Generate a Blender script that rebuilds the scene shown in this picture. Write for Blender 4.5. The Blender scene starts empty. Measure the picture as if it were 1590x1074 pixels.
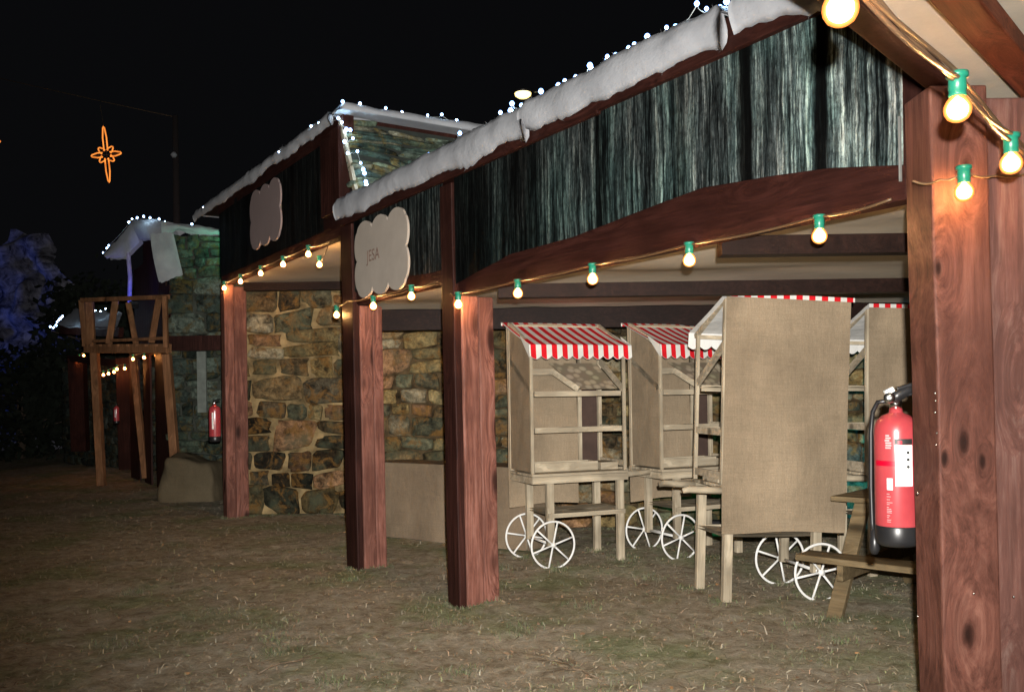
import bpy, math, random
import numpy as np
from mathutils import Vector, Matrix, noise

random.seed(7); np.random.seed(7)
S = bpy.context.scene
COL = S.collection
R = math.radians
H = 1.45            # eye height
RHO = 0.015         # camera roll
F = 1400.0

# ------------------------------------------------------------------ survey helpers
def ray(px, py):
    dx, dy = px - 795.0, 614.6 - py
    c, s = math.cos(RHO), math.sin(RHO)
    return Vector(((dx * c + dy * s) / F, 1.0, (-dx * s + dy * c) / F))

def at(px, py, Y):
    d = ray(px, py)
    return Vector((d.x * Y, Y, H + d.z * Y))

FA = Vector((.539, -.842)); FI = Vector((.842, .539)); FO = Vector((-.36, 6.2))
def onfac(px, py, o=0.0):
    """point of the stall front (local s, depth, height) seen in direction px,py"""
    d = ray(px, py)
    O = FO - FI * o
    # O + FA*s = d.xy * Y
    s = (O.y * d.x - O.x) / (FA.x - FA.y * d.x)
    Y = O.y + FA.y * s
    return Vector((s, -o, H + d.z * Y))
MF = Matrix(((FA.x, FI.x, 0, FO.x), (FA.y, FI.y, 0, FO.y), (0, 0, 1, 0), (0, 0, 0, 1)))
def fw(s, i, z):
    return MF @ Vector((s, i, z))

# ------------------------------------------------------------------ object helpers
def mat_of(loc, rz=0, ry=0, rx=0):
    return Matrix.Translation(Vector(loc)) @ Matrix.Rotation(rz, 4, 'Z') @ Matrix.Rotation(ry, 4, 'Y') @ Matrix.Rotation(rx, 4, 'X')

def tag(o, label=None, cat=None, group=None, kind=None):
    if label: o['label'] = label
    if cat: o['category'] = cat
    if group: o['group'] = group
    if kind: o['kind'] = kind
    return o

def thing(name, label, cat, mat=None, group=None):
    o = bpy.data.objects.new(name, None); COL.objects.link(o)
    o.empty_display_size = .1
    if mat is not None: o.matrix_world = mat
    return tag(o, label, cat, group)

def copy_tree(o, parent=None):
    c = o.copy(); COL.objects.link(c); c.parent = parent
    for ch in list(o.children): copy_tree(ch, c)
    return c

class MB:
    def __init__(self, M=None):
        self.v = []; self.f = []; self.c = []; self.M = M; self.cur = (1, 1, 1)
    def add(self, vs, fs, col=None):
        n = len(self.v)
        if self.M is not None: vs = [self.M @ Vector(p) for p in vs]
        self.v += [tuple(p) for p in vs]
        self.f += [tuple(i + n for i in f) for f in fs]
        self.c += [col or self.cur] * len(vs)
        return self
    def box(self, x0, x1, y0, y1, z0, z1, M=None, jit=0.0):
        vs = [Vector((x, y, z)) for z in (z0, z1) for y in (y0, y1) for x in (x0, x1)]
        if jit: vs = [p + Vector((random.uniform(-jit, jit), random.uniform(-jit, jit), random.uniform(-jit, jit))) for p in vs]
        if M is not None: vs = [M @ p for p in vs]
        return self.add(vs, [(0, 2, 3, 1), (4, 5, 7, 6), (0, 1, 5, 4), (2, 6, 7, 3), (0, 4, 6, 2), (1, 3, 7, 5)])
    def bar(self, a, b, w, t, up=Vector((0, 0, 1)), w2=None):
        a = Vector(a); b = Vector(b); d = (b - a).normalized()
        if abs(d.dot(up)) > .97: up = Vector((0, 1, 0))
        s = d.cross(up).normalized(); u = s.cross(d).normalized()
        vs = []
        for p, k in ((a, 1), (b, (w2 / w) if w2 else 1)):
            for i, j in ((-1, -1), (1, -1), (1, 1), (-1, 1)):
                vs.append(p + s * (i * w / 2 * k) + u * (j * t / 2 * k))
        return self.add(vs, [(0, 1, 2, 3), (7, 6, 5, 4), (0, 4, 5, 1), (1, 5, 6, 2), (2, 6, 7, 3), (3, 7, 4, 0)])
    def tube(self, pts, r, n=8, closed=False, rs=None):
        pts = [Vector(p) for p in pts]; m = len(pts); vs = []; fs = []
        prev = None
        for i, p in enumerate(pts):
            if closed: d = pts[(i + 1) % m] - pts[i - 1]
            else: d = pts[min(i + 1, m - 1)] - pts[max(i - 1, 0)]
            d.normalize()
            up = Vector((0, 0, 1)) if abs(d.z) < .9 else Vector((0, 1, 0))
            if prev is not None:
                s = prev - d * prev.dot(d)
                s = s.normalized() if s.length > 1e-4 else d.cross(up).normalized()
            else: s = d.cross(up).normalized()
            prev = s; u = s.cross(d)
            rr = rs[i] if rs else r
            for k in range(n):
                a = 2 * math.pi * k / n
                vs.append(p + s * (math.cos(a) * rr) + u * (math.sin(a) * rr))
        for i in range(m if closed else m - 1):
            j = (i + 1) % m
            for k in range(n):
                l = (k + 1) % n
                fs.append((i * n + k, j * n + k, j * n + l, i * n + l))
        if not closed:
            fs.append(tuple(range(n))); fs.append(tuple(range((m - 1) * n, m * n))[::-1])
        return self.add(vs, fs)
    def lathe(self, prof, n=24, M=None):
        vs = []; fs = []
        for r, z in prof:
            for k in range(n):
                a = 2 * math.pi * k / n
                vs.append(Vector((r * math.cos(a), r * math.sin(a), z)))
        for i in range(len(prof) - 1):
            for k in range(n):
                l = (k + 1) % n
                fs.append((i * n + k, i * n + l, (i + 1) * n + l, (i + 1) * n + k))
        fs.append(tuple(range(n))[::-1]); fs.append(tuple(range((len(prof) - 1) * n, len(prof) * n)))
        if M is not None: vs = [M @ p for p in vs]
        return self.add(vs, fs)
    def grid(self, fn, nu, nv, closed_v=False):
        vs = [fn(i / nu, j / nv) for i in range(nu + 1) for j in range(nv + (0 if closed_v else 1))]
        w = nv + (0 if closed_v else 1); fs = []
        for i in range(nu):
            for j in range(nv):
                k = (j + 1) % w if closed_v else j + 1
                fs.append((i * w + j, (i + 1) * w + j, (i + 1) * w + k, i * w + k))
        if closed_v:
            fs.append(tuple(range(w))[::-1]); fs.append(tuple(nu * w + k for k in range(w)))
        return self.add(vs, fs)
    def build(self, name, mat, parent=None, smooth=False, bevel=0, colors=False, mat_world=None, label=None):
        me = bpy.data.meshes.new(name)
        me.from_pydata(self.v, [], self.f); me.update()
        if colors:
            a = me.color_attributes.new('tone', 'FLOAT_COLOR', 'POINT')
            a.data.foreach_set('color', np.array([(c[0], c[1], c[2], 1) for c in self.c], dtype=np.float32).ravel())
        if smooth: me.polygons.foreach_set('use_smooth', [True] * len(me.polygons))
        me.materials.append(mat)
        o = bpy.data.objects.new(name, me); COL.objects.link(o)
        if parent is not None: o.parent = parent
        if mat_world is not None: o.matrix_world = mat_world
        if bevel:
            b = o.modifiers.new('bevel', 'BEVEL'); b.width = bevel; b.segments = 2; b.limit_method = 'ANGLE'
        if label: o['label'] = label
        return o

# ------------------------------------------------------------------ materials
def new_mat(name):
    m = bpy.data.materials.new(name); m.use_nodes = True
    nt = m.node_tree
    return m, nt, nt.nodes['Principled BSDF']

def N(nt, t, **kw):
    n = nt.nodes.new(t)
    for k, v in kw.items():
        if k in n.inputs: n.inputs[k].default_value = v
        else: setattr(n, k, v)
    return n

def coords(nt, scale=(1, 1, 1), loc=(0, 0, 0)):
    tc = N(nt, 'ShaderNodeTexCoord'); mp = N(nt, 'ShaderNodeMapping')
    mp.inputs['Scale'].default_value = scale; mp.inputs['Location'].default_value = loc
    nt.links.new(tc.outputs['Object'], mp.inputs['Vector']); return mp.outputs['Vector']

def ramp(nt, src, stops):
    r = N(nt, 'ShaderNodeValToRGB'); e = r.color_ramp.elements
    while len(e) < len(stops): e.new(.5)
    for el, (p, c) in zip(e, stops):
        el.position = p; el.color = (c[0], c[1], c[2], 1) if not isinstance(c, (int, float)) else (c, c, c, 1)
    nt.links.new(src, r.inputs['Fac']); return r.outputs['Color']

def mix(nt, a, b, fac, mode='MIX'):
    m = N(nt, 'ShaderNodeMix', data_type='RGBA', blend_type=mode)
    if isinstance(fac, (int, float)): m.inputs[0].default_value = fac
    else: nt.links.new(fac, m.inputs[0])
    for s, i in ((a, 6), (b, 7)):
        if isinstance(s, tuple): m.inputs[i].default_value = (s[0], s[1], s[2], 1)
        else: nt.links.new(s, m.inputs[i])
    return m.outputs[2]

def noise_n(nt, vec, scale, detail=5, rough=.6, dist=0):
    n = N(nt, 'ShaderNodeTexNoise', Scale=scale, Detail=detail, Roughness=rough, Distortion=dist)
    nt.links.new(vec, n.inputs['Vector']); return n.outputs['Fac']

def bump(nt, src, bs, strength=.3, dist=.01):
    b = N(nt, 'ShaderNodeBump', Strength=strength, Distance=dist)
    nt.links.new(src, b.inputs['Height']); nt.links.new(b.outputs['Normal'], bs.inputs['Normal'])

def wood(name, dark, mid, light, axis='z', knots=True, rough=.55, seed=0, grain=1.0, spots=None):
    m, nt, bs = new_mat(name)
    sc = {'z': (1, 1, .07), 'x': (.07, 1, 1), 'y': (1, .07, 1)}[axis]
    kn = {'z': (1, 1, .35), 'x': (.35, 1, 1), 'y': (1, .35, 1)}[axis]
    v = coords(nt, sc, (seed, seed * 1.7, seed * .3))
    vk = coords(nt, kn, (seed * .7, seed, seed * 2.1))
    # knots: stretched voronoi
    vo = N(nt, 'ShaderNodeTexVoronoi', Scale=4.4); nt.links.new(vk, vo.inputs['Vector'])
    kd = ramp(nt, vo.outputs['Distance'], [(0.0, 1.0), (.14, .75), (.42, 0.0)])
    core_sp = None
    if spots:
        raw = coords(nt, (1, 0, .42)); wn = noise_n(nt, coords(nt, (1, 1, .4)), 16, 4, .7)
        dm = None
        for (sx, sz, sr) in spots:
            vd = N(nt, 'ShaderNodeVectorMath', operation='DISTANCE'); nt.links.new(raw, vd.inputs[0]); vd.inputs[1].default_value = (sx, 0, sz * .42)
            dv = N(nt, 'ShaderNodeMath', operation='MULTIPLY_ADD'); dv.inputs[1].default_value = 1 / sr; nt.links.new(vd.outputs['Value'], dv.inputs[0])
            nt.links.new(wn, dv.inputs[2])
            if dm is None: dm = dv.outputs[0]
            else:
                mn = N(nt, 'ShaderNodeMath', operation='MINIMUM'); nt.links.new(dm, mn.inputs[0]); nt.links.new(dv.outputs[0], mn.inputs[1]); dm = mn.outputs[0]
        sc_ = N(nt, 'ShaderNodeMath', operation='MULTIPLY'); sc_.inputs[1].default_value = .125; nt.links.new(dm, sc_.inputs[0])
        kd = ramp(nt, sc_.outputs[0], [(.06, 1.0), (.22, .7), (1.0, 0.0)])
        core_sp = ramp(nt, sc_.outputs[0], [(.10, 1.0), (.14, .8), (.19, .25), (.34, 0.0)])
    add = N(nt, 'ShaderNodeVectorMath', operation='MULTIPLY_ADD')
    nt.links.new(kd, add.inputs[0]); add.inputs[1].default_value = (.08, .08, .08) if not spots else (.13, .13, .13); nt.links.new(v, add.inputs[2])
    a = noise_n(nt, add.outputs[0], 9 * grain, 3, .55, .5)
    b = noise_n(nt, add.outputs[0], 38 * grain, 8, .75, .25)
    c = noise_n(nt, coords(nt, (1, 1, 1), (seed, 0, 0)), 2.2, 3)
    w = N(nt, 'ShaderNodeMath', operation='MULTIPLY'); w.inputs[1].default_value = 26
    nt.links.new(a, w.inputs[0])
    sn = N(nt, 'ShaderNodeMath', operation='SINE'); nt.links.new(w.outputs[0], sn.inputs[0])
    rings = ramp(nt, sn.outputs[0], [(0.0, .5), (.6, .9), (1.0, 1.0)])
    base = ramp(nt, b, [(.28, dark), (.5, mid), (.72, light)])
    col = mix(nt, base, rings, .45, 'MULTIPLY')
    col = mix(nt, col, tuple(x * .42 for x in mid), ramp(nt, c, [(.42, 0.0), (.68, .75)]))
    if core_sp is not None: col = mix(nt, col, tuple(x * .5 for x in dark), core_sp)
    elif knots:
        core = ramp(nt, vo.outputs['Distance'], [(0.0, 1.0), (.11, .85), (.20, 0.0)])
        col = mix(nt, col, tuple(x * .35 for x in dark), core)
    nt.links.new(col, bs.inputs['Base Color'])
    bs.inputs['Roughness'].default_value = rough
    bs.inputs['Specular IOR Level'].default_value = .10
    bump(nt, b, bs, .45, .005)
    return m

def plain(name, col, rough=.6, metal=0, spec=.5, var=.25, scale=8):
    m, nt, bs = new_mat(name)
    n = noise_n(nt, coords(nt), scale, 5)
    c = ramp(nt, n, [(.3, tuple(x * (1 - var) for x in col)), (.7, tuple(min(1, x * (1 + var)) for x in col))])
    nt.links.new(c, bs.inputs['Base Color'])
    bs.inputs['Roughness'].default_value = rough; bs.inputs['Metallic'].default_value = metal
    bs.inputs['Specular IOR Level'].default_value = spec
    return m

def cloth(name, col, weave=700, var=.18, bumpd=.002, big=.35):
    m, nt, bs = new_mat(name)
    v = coords(nt)
    n = noise_n(nt, v, 1.6, 6, .6, .4)
    w1 = noise_n(nt, coords(nt, (.12, .12, 1)), weave, 2)
    w2 = noise_n(nt, coords(nt, (1, 1, .12)), weave, 2)
    c = ramp(nt, n, [(.3, tuple(x * (1 - big) for x in col)), (.65, col)])
    t = mix(nt, w1, w2, .5)
    th_ = noise_n(nt, coords(nt, (1, 1, .03)), 210, 3, .7); tv_ = noise_n(nt, coords(nt, (.03, .03, 1)), 210, 3, .7)
    c = mix(nt, c, ramp(nt, mix(nt, th_, tv_, .5), [(.40, .86), (.58, 1.05)]), min(1, var * 5), 'MULTIPLY')
    c = mix(nt, c, ramp(nt, t, [(.38, 1 - var * 2), (.62, 1.0)]), .9, 'MULTIPLY')
    nt.links.new(c, bs.inputs['Base Color'])
    bs.inputs['Roughness'].default_value = .95; bs.inputs['Specular IOR Level'].default_value = .05
    f = noise_n(nt, coords(nt, (1, 1, .5)), 5, 4)
    add = N(nt, 'ShaderNodeMath', operation='ADD'); nt.links.new(f, add.inputs[0])
    k = N(nt, 'ShaderNodeMath', operation='MULTIPLY'); k.inputs[1].default_value = .05
    nt.links.new(t, k.inputs[0]); nt.links.new(k.outputs[0], add.inputs[1])
    bump(nt, add.outputs[0], bs, .6 if bumpd < .1 else .15, .03)
    return m

def glow(name, core, edge, k_core, k_edge):
    m = bpy.data.materials.new(name); m.use_nodes = True; nt = m.node_tree; nt.nodes.clear()
    out = N(nt, 'ShaderNodeOutputMaterial'); em = N(nt, 'ShaderNodeEmission')
    lw = N(nt, 'ShaderNodeLayerWeight', Blend=.5)
    c = ramp(nt, lw.outputs['Facing'], [(.0, core), (.35, tuple((a + b) / 2 for a, b in zip(core, edge))), (.7, edge)])
    s = ramp(nt, lw.outputs['Facing'], [(0.0, 1.0), (.22, .10), (.38, k_edge * 2 / k_core), (.9, k_edge / k_core)])
    mul = N(nt, 'ShaderNodeMath', operation='MULTIPLY'); mul.inputs[1].default_value = k_core
    nt.links.new(s, mul.inputs[0]); nt.links.new(mul.outputs[0], em.inputs['Strength'])
    nt.links.new(c, em.inputs['Color']); nt.links.new(em.outputs[0], out.inputs['Surface'])
    return m

RED_WOOD = [wood('red_stained_wood_%d' % i, (.050, .020, .015), (.205, .084, .062), (.33, .165, .130), 'z', seed=i * 3.3) for i in range(4)]
NEAR_WOOD = wood('near_post_wood', (.035, .014, .010), (.125, .050, .036), (.20, .093, .068), 'z', seed=21, grain=.8, spots=[(.092, .62, .020), (.022, 1.215, .013), (.150, 1.205, .013), (.088, 1.27, .022), (.01, 1.86, .014), (.11, 2.2, .012)])
NEAR_GREY = wood('near_weathered_wood', (.06, .027, .022), (.12, .056, .045), (.20, .125, .105), 'z', seed=31, grain=.8, knots=False)
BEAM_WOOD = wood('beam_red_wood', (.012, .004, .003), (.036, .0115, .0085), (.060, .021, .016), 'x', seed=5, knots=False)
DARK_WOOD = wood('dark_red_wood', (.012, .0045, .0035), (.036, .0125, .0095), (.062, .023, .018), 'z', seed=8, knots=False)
CANOPY_WOOD = wood('canopy_red_wood', (.05, .012, .006), (.16, .042, .020), (.25, .08, .04), 'x', seed=11, knots=False)
JOIST = wood('dark_joist', (.006, .003, .0025), (.016, .007, .005), (.028, .013, .010), 'x', seed=4, knots=False)
RAW_WOOD = wood('raw_pine', (.32, .26, .18), (.47, .40, .29), (.57, .50, .38), 'x', seed=3, rough=.8)
RAW_POST = wood('raw_pine_post', (.32, .26, .18), (.47, .40, .29), (.57, .50, .38), 'z', seed=6, rough=.8)
TABLE_WOOD = wood('picnic_table_wood', (.09, .066, .036), (.17, .125, .068), (.24, .185, .11), 'x', seed=14, rough=.7)
BALC_WOOD = wood('balcony_orange_wood', (.14, .065, .03), (.28, .135, .065), (.38, .21, .11), 'z', seed=17, rough=.7)
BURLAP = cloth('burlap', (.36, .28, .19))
BURLAP_DARK = cloth('burlap_shaded', (.27, .205, .14))  # same burlap with shade put into its colour
CANVAS = cloth('ceiling_canvas', (.56, .49, .39), weave=300, var=.03, bumpd=.15, big=.15)
WHITE_CLOTH = cloth('white_cloth', (.68, .68, .66), weave=500, var=.06, big=.1)
IRON = plain('white_wheel_pipe', (.72, .72, .70), .45, 0, .4, .08)
SLATE_BACK = plain('slate_gap', (.02, .025, .02), .9)
MORTAR = plain('mortar', (.06, .042, .022), .95, 0, .1, .95, 5)  # dark joints, with crevice shade put into the black patches
MORTAR_PALE = plain('pale_mortar', (.19, .14, .07), .95, 0, .1, .85, 4)
MORTAR_GREY = plain('mortar_grey', (.05, .055, .045), .95, 0, .1, .5, 5)
BLACK = plain('black_plastic', (.015, .015, .016), .35)
GREEN_SOCKET = plain('green_socket', (.015, .19, .12), .35, 0, .5, .1)
CABLE = plain('dark_cable', (.10, .06, .03), .45, 0, .5)
CABLE_LIT = plain('lit_brown_twin_cable', (.17, .10, .055), .4, 0, .6)  # brown cable copy with the bulbs' warm light put into its colour
CLEAR_WIRE = plain('clear_wire', (.35, .38, .38), .4)
CHROME = plain('chrome', (.75, .75, .72), .2, 1.0, .5, .05)
SIGN_PALE = plain('sign_board', (.38, .33, .28), .8, 0, .1, .10, 3)
BULB = glow('warm_bulb', (1, .52, .17), (1, .30, .055), 620, 1.35)
BULB_FAR = glow('warm_bulb_far', (1, .38, .10), (1, .28, .05), 230, 2.0)
LED = glow('cold_led', (.62, .88, 1), (.15, .35, 1), 110, 4)
STAR = glow('rope_light', (1, .33, .06), (1, .24, .03), 1.7, 1.0)
LAMP = glow('lamp_glow', (1, .95, .62), (1, .75, .25), 9, 2)

def red_paint():
    m, nt, bs = new_mat('extinguisher_red')
    n = noise_n(nt, coords(nt), 6, 3)
    nt.links.new(ramp(nt, n, [(.3, (.34, .040, .048)), (.7, (.42, .058, .066))]), bs.inputs['Base Color'])
    bs.inputs['Roughness'].default_value = .32
    bs.inputs['Coat Weight'].default_value = .5; bs.inputs['Coat Roughness'].default_value = .15
    return m
REDP = red_paint()
LABEL = plain('white_label', (.8, .82, .8), .4, 0, .5, .03)
PRINT = plain('pale_print', (.62, .36, .36), .5)
LABEL_RED = plain('label_red', (.5, .0, .02), .4)
INK = plain('ink', (.02, .02, .02), .5)
SIGN_INK = plain('faded_sign_ink', (.20, .13, .10), .8)

def stripes():
    m, nt, bs = new_mat('red_white_stripes')
    tc = N(nt, 'ShaderNodeTexCoord'); sp = N(nt, 'ShaderNodeSeparateXYZ')
    nt.links.new(tc.outputs['Object'], sp.inputs[0])
    a = N(nt, 'ShaderNodeMath', operation='MULTIPLY_ADD'); a.inputs[1].default_value = 1 / .098; a.inputs[2].default_value = 20.0
    nt.links.new(sp.outputs['X'], a.inputs[0])
    fr = N(nt, 'ShaderNodeMath', operation='FRACT'); nt.links.new(a.outputs[0], fr.inputs[0])
    g = N(nt, 'ShaderNodeMath', operation='GREATER_THAN'); g.inputs[1].default_value = .5
    nt.links.new(fr.outputs[0], g.inputs[0])
    c = mix(nt, (.62, .012, .02), (.66, .66, .62), g.outputs[0])
    n = noise_n(nt, coords(nt), 4, 4)
    c = mix(nt, c, ramp(nt, n, [(.3, .75), (.6, 1.0)]), .8, 'MULTIPLY')
    nt.links.new(c, bs.inputs['Base Color']); bs.inputs['Roughness'].default_value = .85
    bs.inputs['Specular IOR Level'].default_value = .1
    return m
STRIPES = stripes()

def snow_mat():
    m, nt, bs = new_mat('cotton_snow')
    v = coords(nt); n = noise_n(nt, v, 3.5, 6); n2 = noise_n(nt, v, 38, 8, .75)
    nt.links.new(ramp(nt, n, [(.3, (.27, .28, .30)), (.7, (.39, .40, .425))]), bs.inputs['Base Color'])
    bs.inputs['Roughness'].default_value = 1; bs.inputs['Specular IOR Level'].default_value = 0
    add = N(nt, 'ShaderNodeMath', operation='MULTIPLY_ADD'); add.inputs[1].default_value = .35
    nt.links.new(n2, add.inputs[0]); nt.links.new(n, add.inputs[2])
    bump(nt, add.outputs[0], bs, .5, .025)
    return m
SNOW = snow_mat()

def banner_mat(name, gain=1.0, teal=1.0, flash_fade=False):
    """printed old-plank banner: vertical weathered streaks, black gaps, optional painted flash falloff"""
    m, nt, bs = new_mat(name)
    warp = noise_n(nt, coords(nt, (1, 1, 1)), 4, 3)
    v0 = coords(nt, (1, 0, .04))
    ad = N(nt, 'ShaderNodeVectorMath', operation='MULTIPLY_ADD')
    nt.links.new(warp, ad.inputs[0]); ad.inputs[1].default_value = (.03, 0, 0); nt.links.new(v0, ad.inputs[2])
    s1 = noise_n(nt, ad.outputs[0], 24, 6, .8)
    s2 = noise_n(nt, ad.outputs[0], 60, 6, .85)
    s3 = noise_n(nt, coords(nt, (1, 0, .16)), 30, 8, .85)
    pl = noise_n(nt, coords(nt, (1, 0, .015)), 3.2, 2, .5)
    big = noise_n(nt, coords(nt, (1, 0, .5)), 2.2, 3)
    g = gain
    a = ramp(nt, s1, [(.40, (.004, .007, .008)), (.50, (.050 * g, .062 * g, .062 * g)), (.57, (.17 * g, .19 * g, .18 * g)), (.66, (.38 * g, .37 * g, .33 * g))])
    b = ramp(nt, s2, [(.44, .03), (.55, 1.0)])
    c = mix(nt, a, b, .85, 'MULTIPLY')
    s4 = noise_n(nt, coords(nt, (1, 0, .6)), 40, 6, .8)
    c = mix(nt, c, ramp(nt, s4, [(.38, .15), (.52, 1.1)]), .75, 'MULTIPLY')
    d = ramp(nt, s3, [(.40, .15), (.54, 1.1)])
    c = mix(nt, c, d, .75, 'MULTIPLY')
    gap = ramp(nt, pl, [(.36, .03), (.42, .9), (.58, 1.0), (.63, .25), (.66, 1.0)])
    c = mix(nt, c, gap, .95 if not flash_fade else .35, 'MULTIPLY')
    c = mix(nt, c, (.50, .90, .86), ramp(nt, big, [(.42, .0), (.60, .8 * teal)]), 'MULTIPLY')
    c = mix(nt, c, ramp(nt, big, [(.35, .5), (.5, 1.0)]), .6, 'MULTIPLY')
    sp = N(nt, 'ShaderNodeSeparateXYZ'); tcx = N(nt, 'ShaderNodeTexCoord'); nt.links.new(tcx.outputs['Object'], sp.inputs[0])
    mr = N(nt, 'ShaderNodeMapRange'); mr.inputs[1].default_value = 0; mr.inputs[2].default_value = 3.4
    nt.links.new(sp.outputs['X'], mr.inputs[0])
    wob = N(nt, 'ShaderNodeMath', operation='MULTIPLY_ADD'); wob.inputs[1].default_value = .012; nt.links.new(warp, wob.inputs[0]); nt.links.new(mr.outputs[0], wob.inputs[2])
    band = ramp(nt, wob.outputs[0], [(.0, .03), (.12, .04), (.16, .20), (.24, .06), (.30, .10), (.34, .40), (.46, .48), (.475, .08), (.50, .42), (.64, .62), (.655, .16), (.70, .68), (.765, .72), (.772, .02), (.790, .02), (.797, .85), (.888, .95), (.893, .02), (.908, .02), (.914, 1.1), (1.0, 1.5)])  # dark print gaps, plus flash falloff painted in, darkening toward low x
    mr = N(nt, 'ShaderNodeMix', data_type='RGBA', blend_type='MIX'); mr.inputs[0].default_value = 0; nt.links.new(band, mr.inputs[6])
    if flash_fade: c = mix(nt, c, mr.outputs[2], 1.0, 'MULTIPLY')
    nt.links.new(c, bs.inputs['Base Color'])
    bs.inputs['Roughness'].default_value = .6; bs.inputs['Specular IOR Level'].default_value = .12
    return m
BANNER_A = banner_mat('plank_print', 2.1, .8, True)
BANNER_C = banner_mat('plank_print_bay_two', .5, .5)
BANNER_B = banner_mat('plank_print_far', .14, .2)  # lower gains put the flash's falloff with distance into the print

def stone_mat(name, sat=1.0, tint=(1, 1, 1)):
    m, nt, bs = new_mat(name)
    at_ = N(nt, 'ShaderNodeAttribute', attribute_name='tone')
    v = coords(nt)
    n = noise_n(nt, v, 9, 7, .7, .4); n2 = noise_n(nt, v, 34, 6, .75); n3 = noise_n(nt, v, 3, 4); n4 = noise_n(nt, v, 5.5, 5, .7, .8)
    c = mix(nt, at_.outputs['Color'], ramp(nt, n, [(.36, .12), (.5, .75), (.64, 1.5)]), .95, 'MULTIPLY')
    c = mix(nt, c, (.26, .15, .05), ramp(nt, n4, [(.50, 0.0), (.60, .75)]))
    c = mix(nt, c, ramp(nt, n2, [(.35, .45), (.55, 1.0)]), .7, 'MULTIPLY')
    c = mix(nt, c, (.10, .13, .10), ramp(nt, n3, [(.52, 0.0), (.66, .6)]))
    c = mix(nt, c, tint, 1.0, 'MULTIPLY')
    nt.links.new(c, bs.inputs['Base Color']); bs.inputs['Roughness'].default_value = .9
    bs.inputs['Specular IOR Level'].default_value = .15
    bump(nt, n, bs, .8, .03)
    return m
STONE_WARM = stone_mat('rubble_stone', tint=(.66, .60, .50))
STONE_GREY = stone_mat('grey_rubble_stone', tint=(.40, .48, .46))
STONE_DIM = stone_mat('dark_rubble_stone', tint=(.22, .25, .25))
STONE_SLATE = stone_mat('slate_stone', tint=(.62, .80, .72))

# ------------------------------------------------------------------ rubble generator
def rubble(mb, w, h, rowh, stw, tones, relief=(.03, .07), gap=.009, wave=.10, holes=None, dark_below=0):
    """irregular stones on the local x-z plane, facing -y"""
    z = 0.0; rnd = random.Random(int(w * 1000 + h * 77))
    rows = []
    while z < h:
        rh = rnd.uniform(*rowh); rows.append((z, min(z + rh, h + .02))); z += rh
    def wv(x, z):
        if z <= .01: return z
        return z + wave * noise.noise(Vector((x * 1.1, z * 1.3, 3.1)))
    for (z0, z1) in rows:
        x = -rnd.uniform(0, .1)
        while x < w:
            sw = rnd.uniform(*stw) * (1.25 if z1 - z0 > sum(rowh) / 2 else .9)
            x1 = min(x + sw, w + .02)
            if x1 - x < .06: x = x1; continue
            split = (z1 - z0 > rowh[1] * .72 and rnd.random() < .35)
            cells = [(z0, z0 + (z1 - z0) * .5), (z0 + (z1 - z0) * .5, z1)] if split else [(z0, z1)]
            for (a, b) in cells:
                if holes and any(hx0 < (x + x1) / 2 < hx1 and hz0 < (a + b) / 2 < hz1 for hx0, hx1, hz0, hz1 in holes): continue
                cx, cz = (x + x1) / 2, (a + b) / 2
                rx, rz = (x1 - x) / 2 - gap, (b - a) / 2 - gap * .8
                if rx < .02 or rz < .012: continue
                n = 14; dep = rnd.uniform(*relief); tone = rnd.choice(tones); k = rnd.uniform(.35, 1.35)
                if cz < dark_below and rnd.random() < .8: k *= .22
                tilt = rnd.uniform(-.18, .18); ph = rnd.uniform(0, 9); e = rnd.uniform(.26, .50)
                rings = []
                for (q, dd) in ((1.04, .0), (1.0, .55), (.90, .92), (.5, 1.05)):
                    ring = []
                    for i in range(n):
                        t = 2 * math.pi * i / n + .2
                        ct, st = math.cos(t), math.sin(t)
                        px = math.copysign(abs(ct) ** e, ct); pz = math.copysign(abs(st) ** e, st)
                        jj = 1 + .30 * noise.noise(Vector((ct * 1.5 + ph, st * 1.5, ph)))
                        lx = px * rx * q * jj; lz = pz * rz * q * jj + tilt * lx * .6
                        dy = dep * dd * (1 + .5 * noise.noise(Vector((lx * 9 + ph, lz * 9, ph))))
                        ring.append((cx + lx, -dy, wv(cx + lx, max(0, cz + lz))))
                    rings.append(ring)
                vs = [p for r in rings for p in r]; fs = []
                for r in range(3):
                    for i in range(n):
                        j = (i + 1) % n
                        fs.append((r * n + i, r * n + j, (r + 1) * n + j, (r + 1) * n + i))
                vs.append((cx, -dep * 1.02, wv(cx, cz))); 
                for i in range(n): fs.append((3 * n + i, 3 * n + (i + 1) % n, 4 * n))
                mb.add(vs, fs, tuple(c * k for c in tone))
            x = x1

WARM = [(.36, .29, .15), (.30, .26, .15), (.26, .26, .19), (.40, .31, .19), (.22, .17, .10), (.34, .32, .25), (.12, .10, .07), (.38, .24, .15), (.18, .20, .15)]
GREY = [(.20, .22, .19), (.15, .17, .15), (.25, .26, .22), (.10, .12, .10), (.22, .24, .18)]
SLATES = [(.24, .26, .24), (.20, .24, .23), (.27, .27, .23), (.12, .15, .14), (.22, .22, .17), (.26, .20, .16), (.07, .09, .09)]

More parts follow.
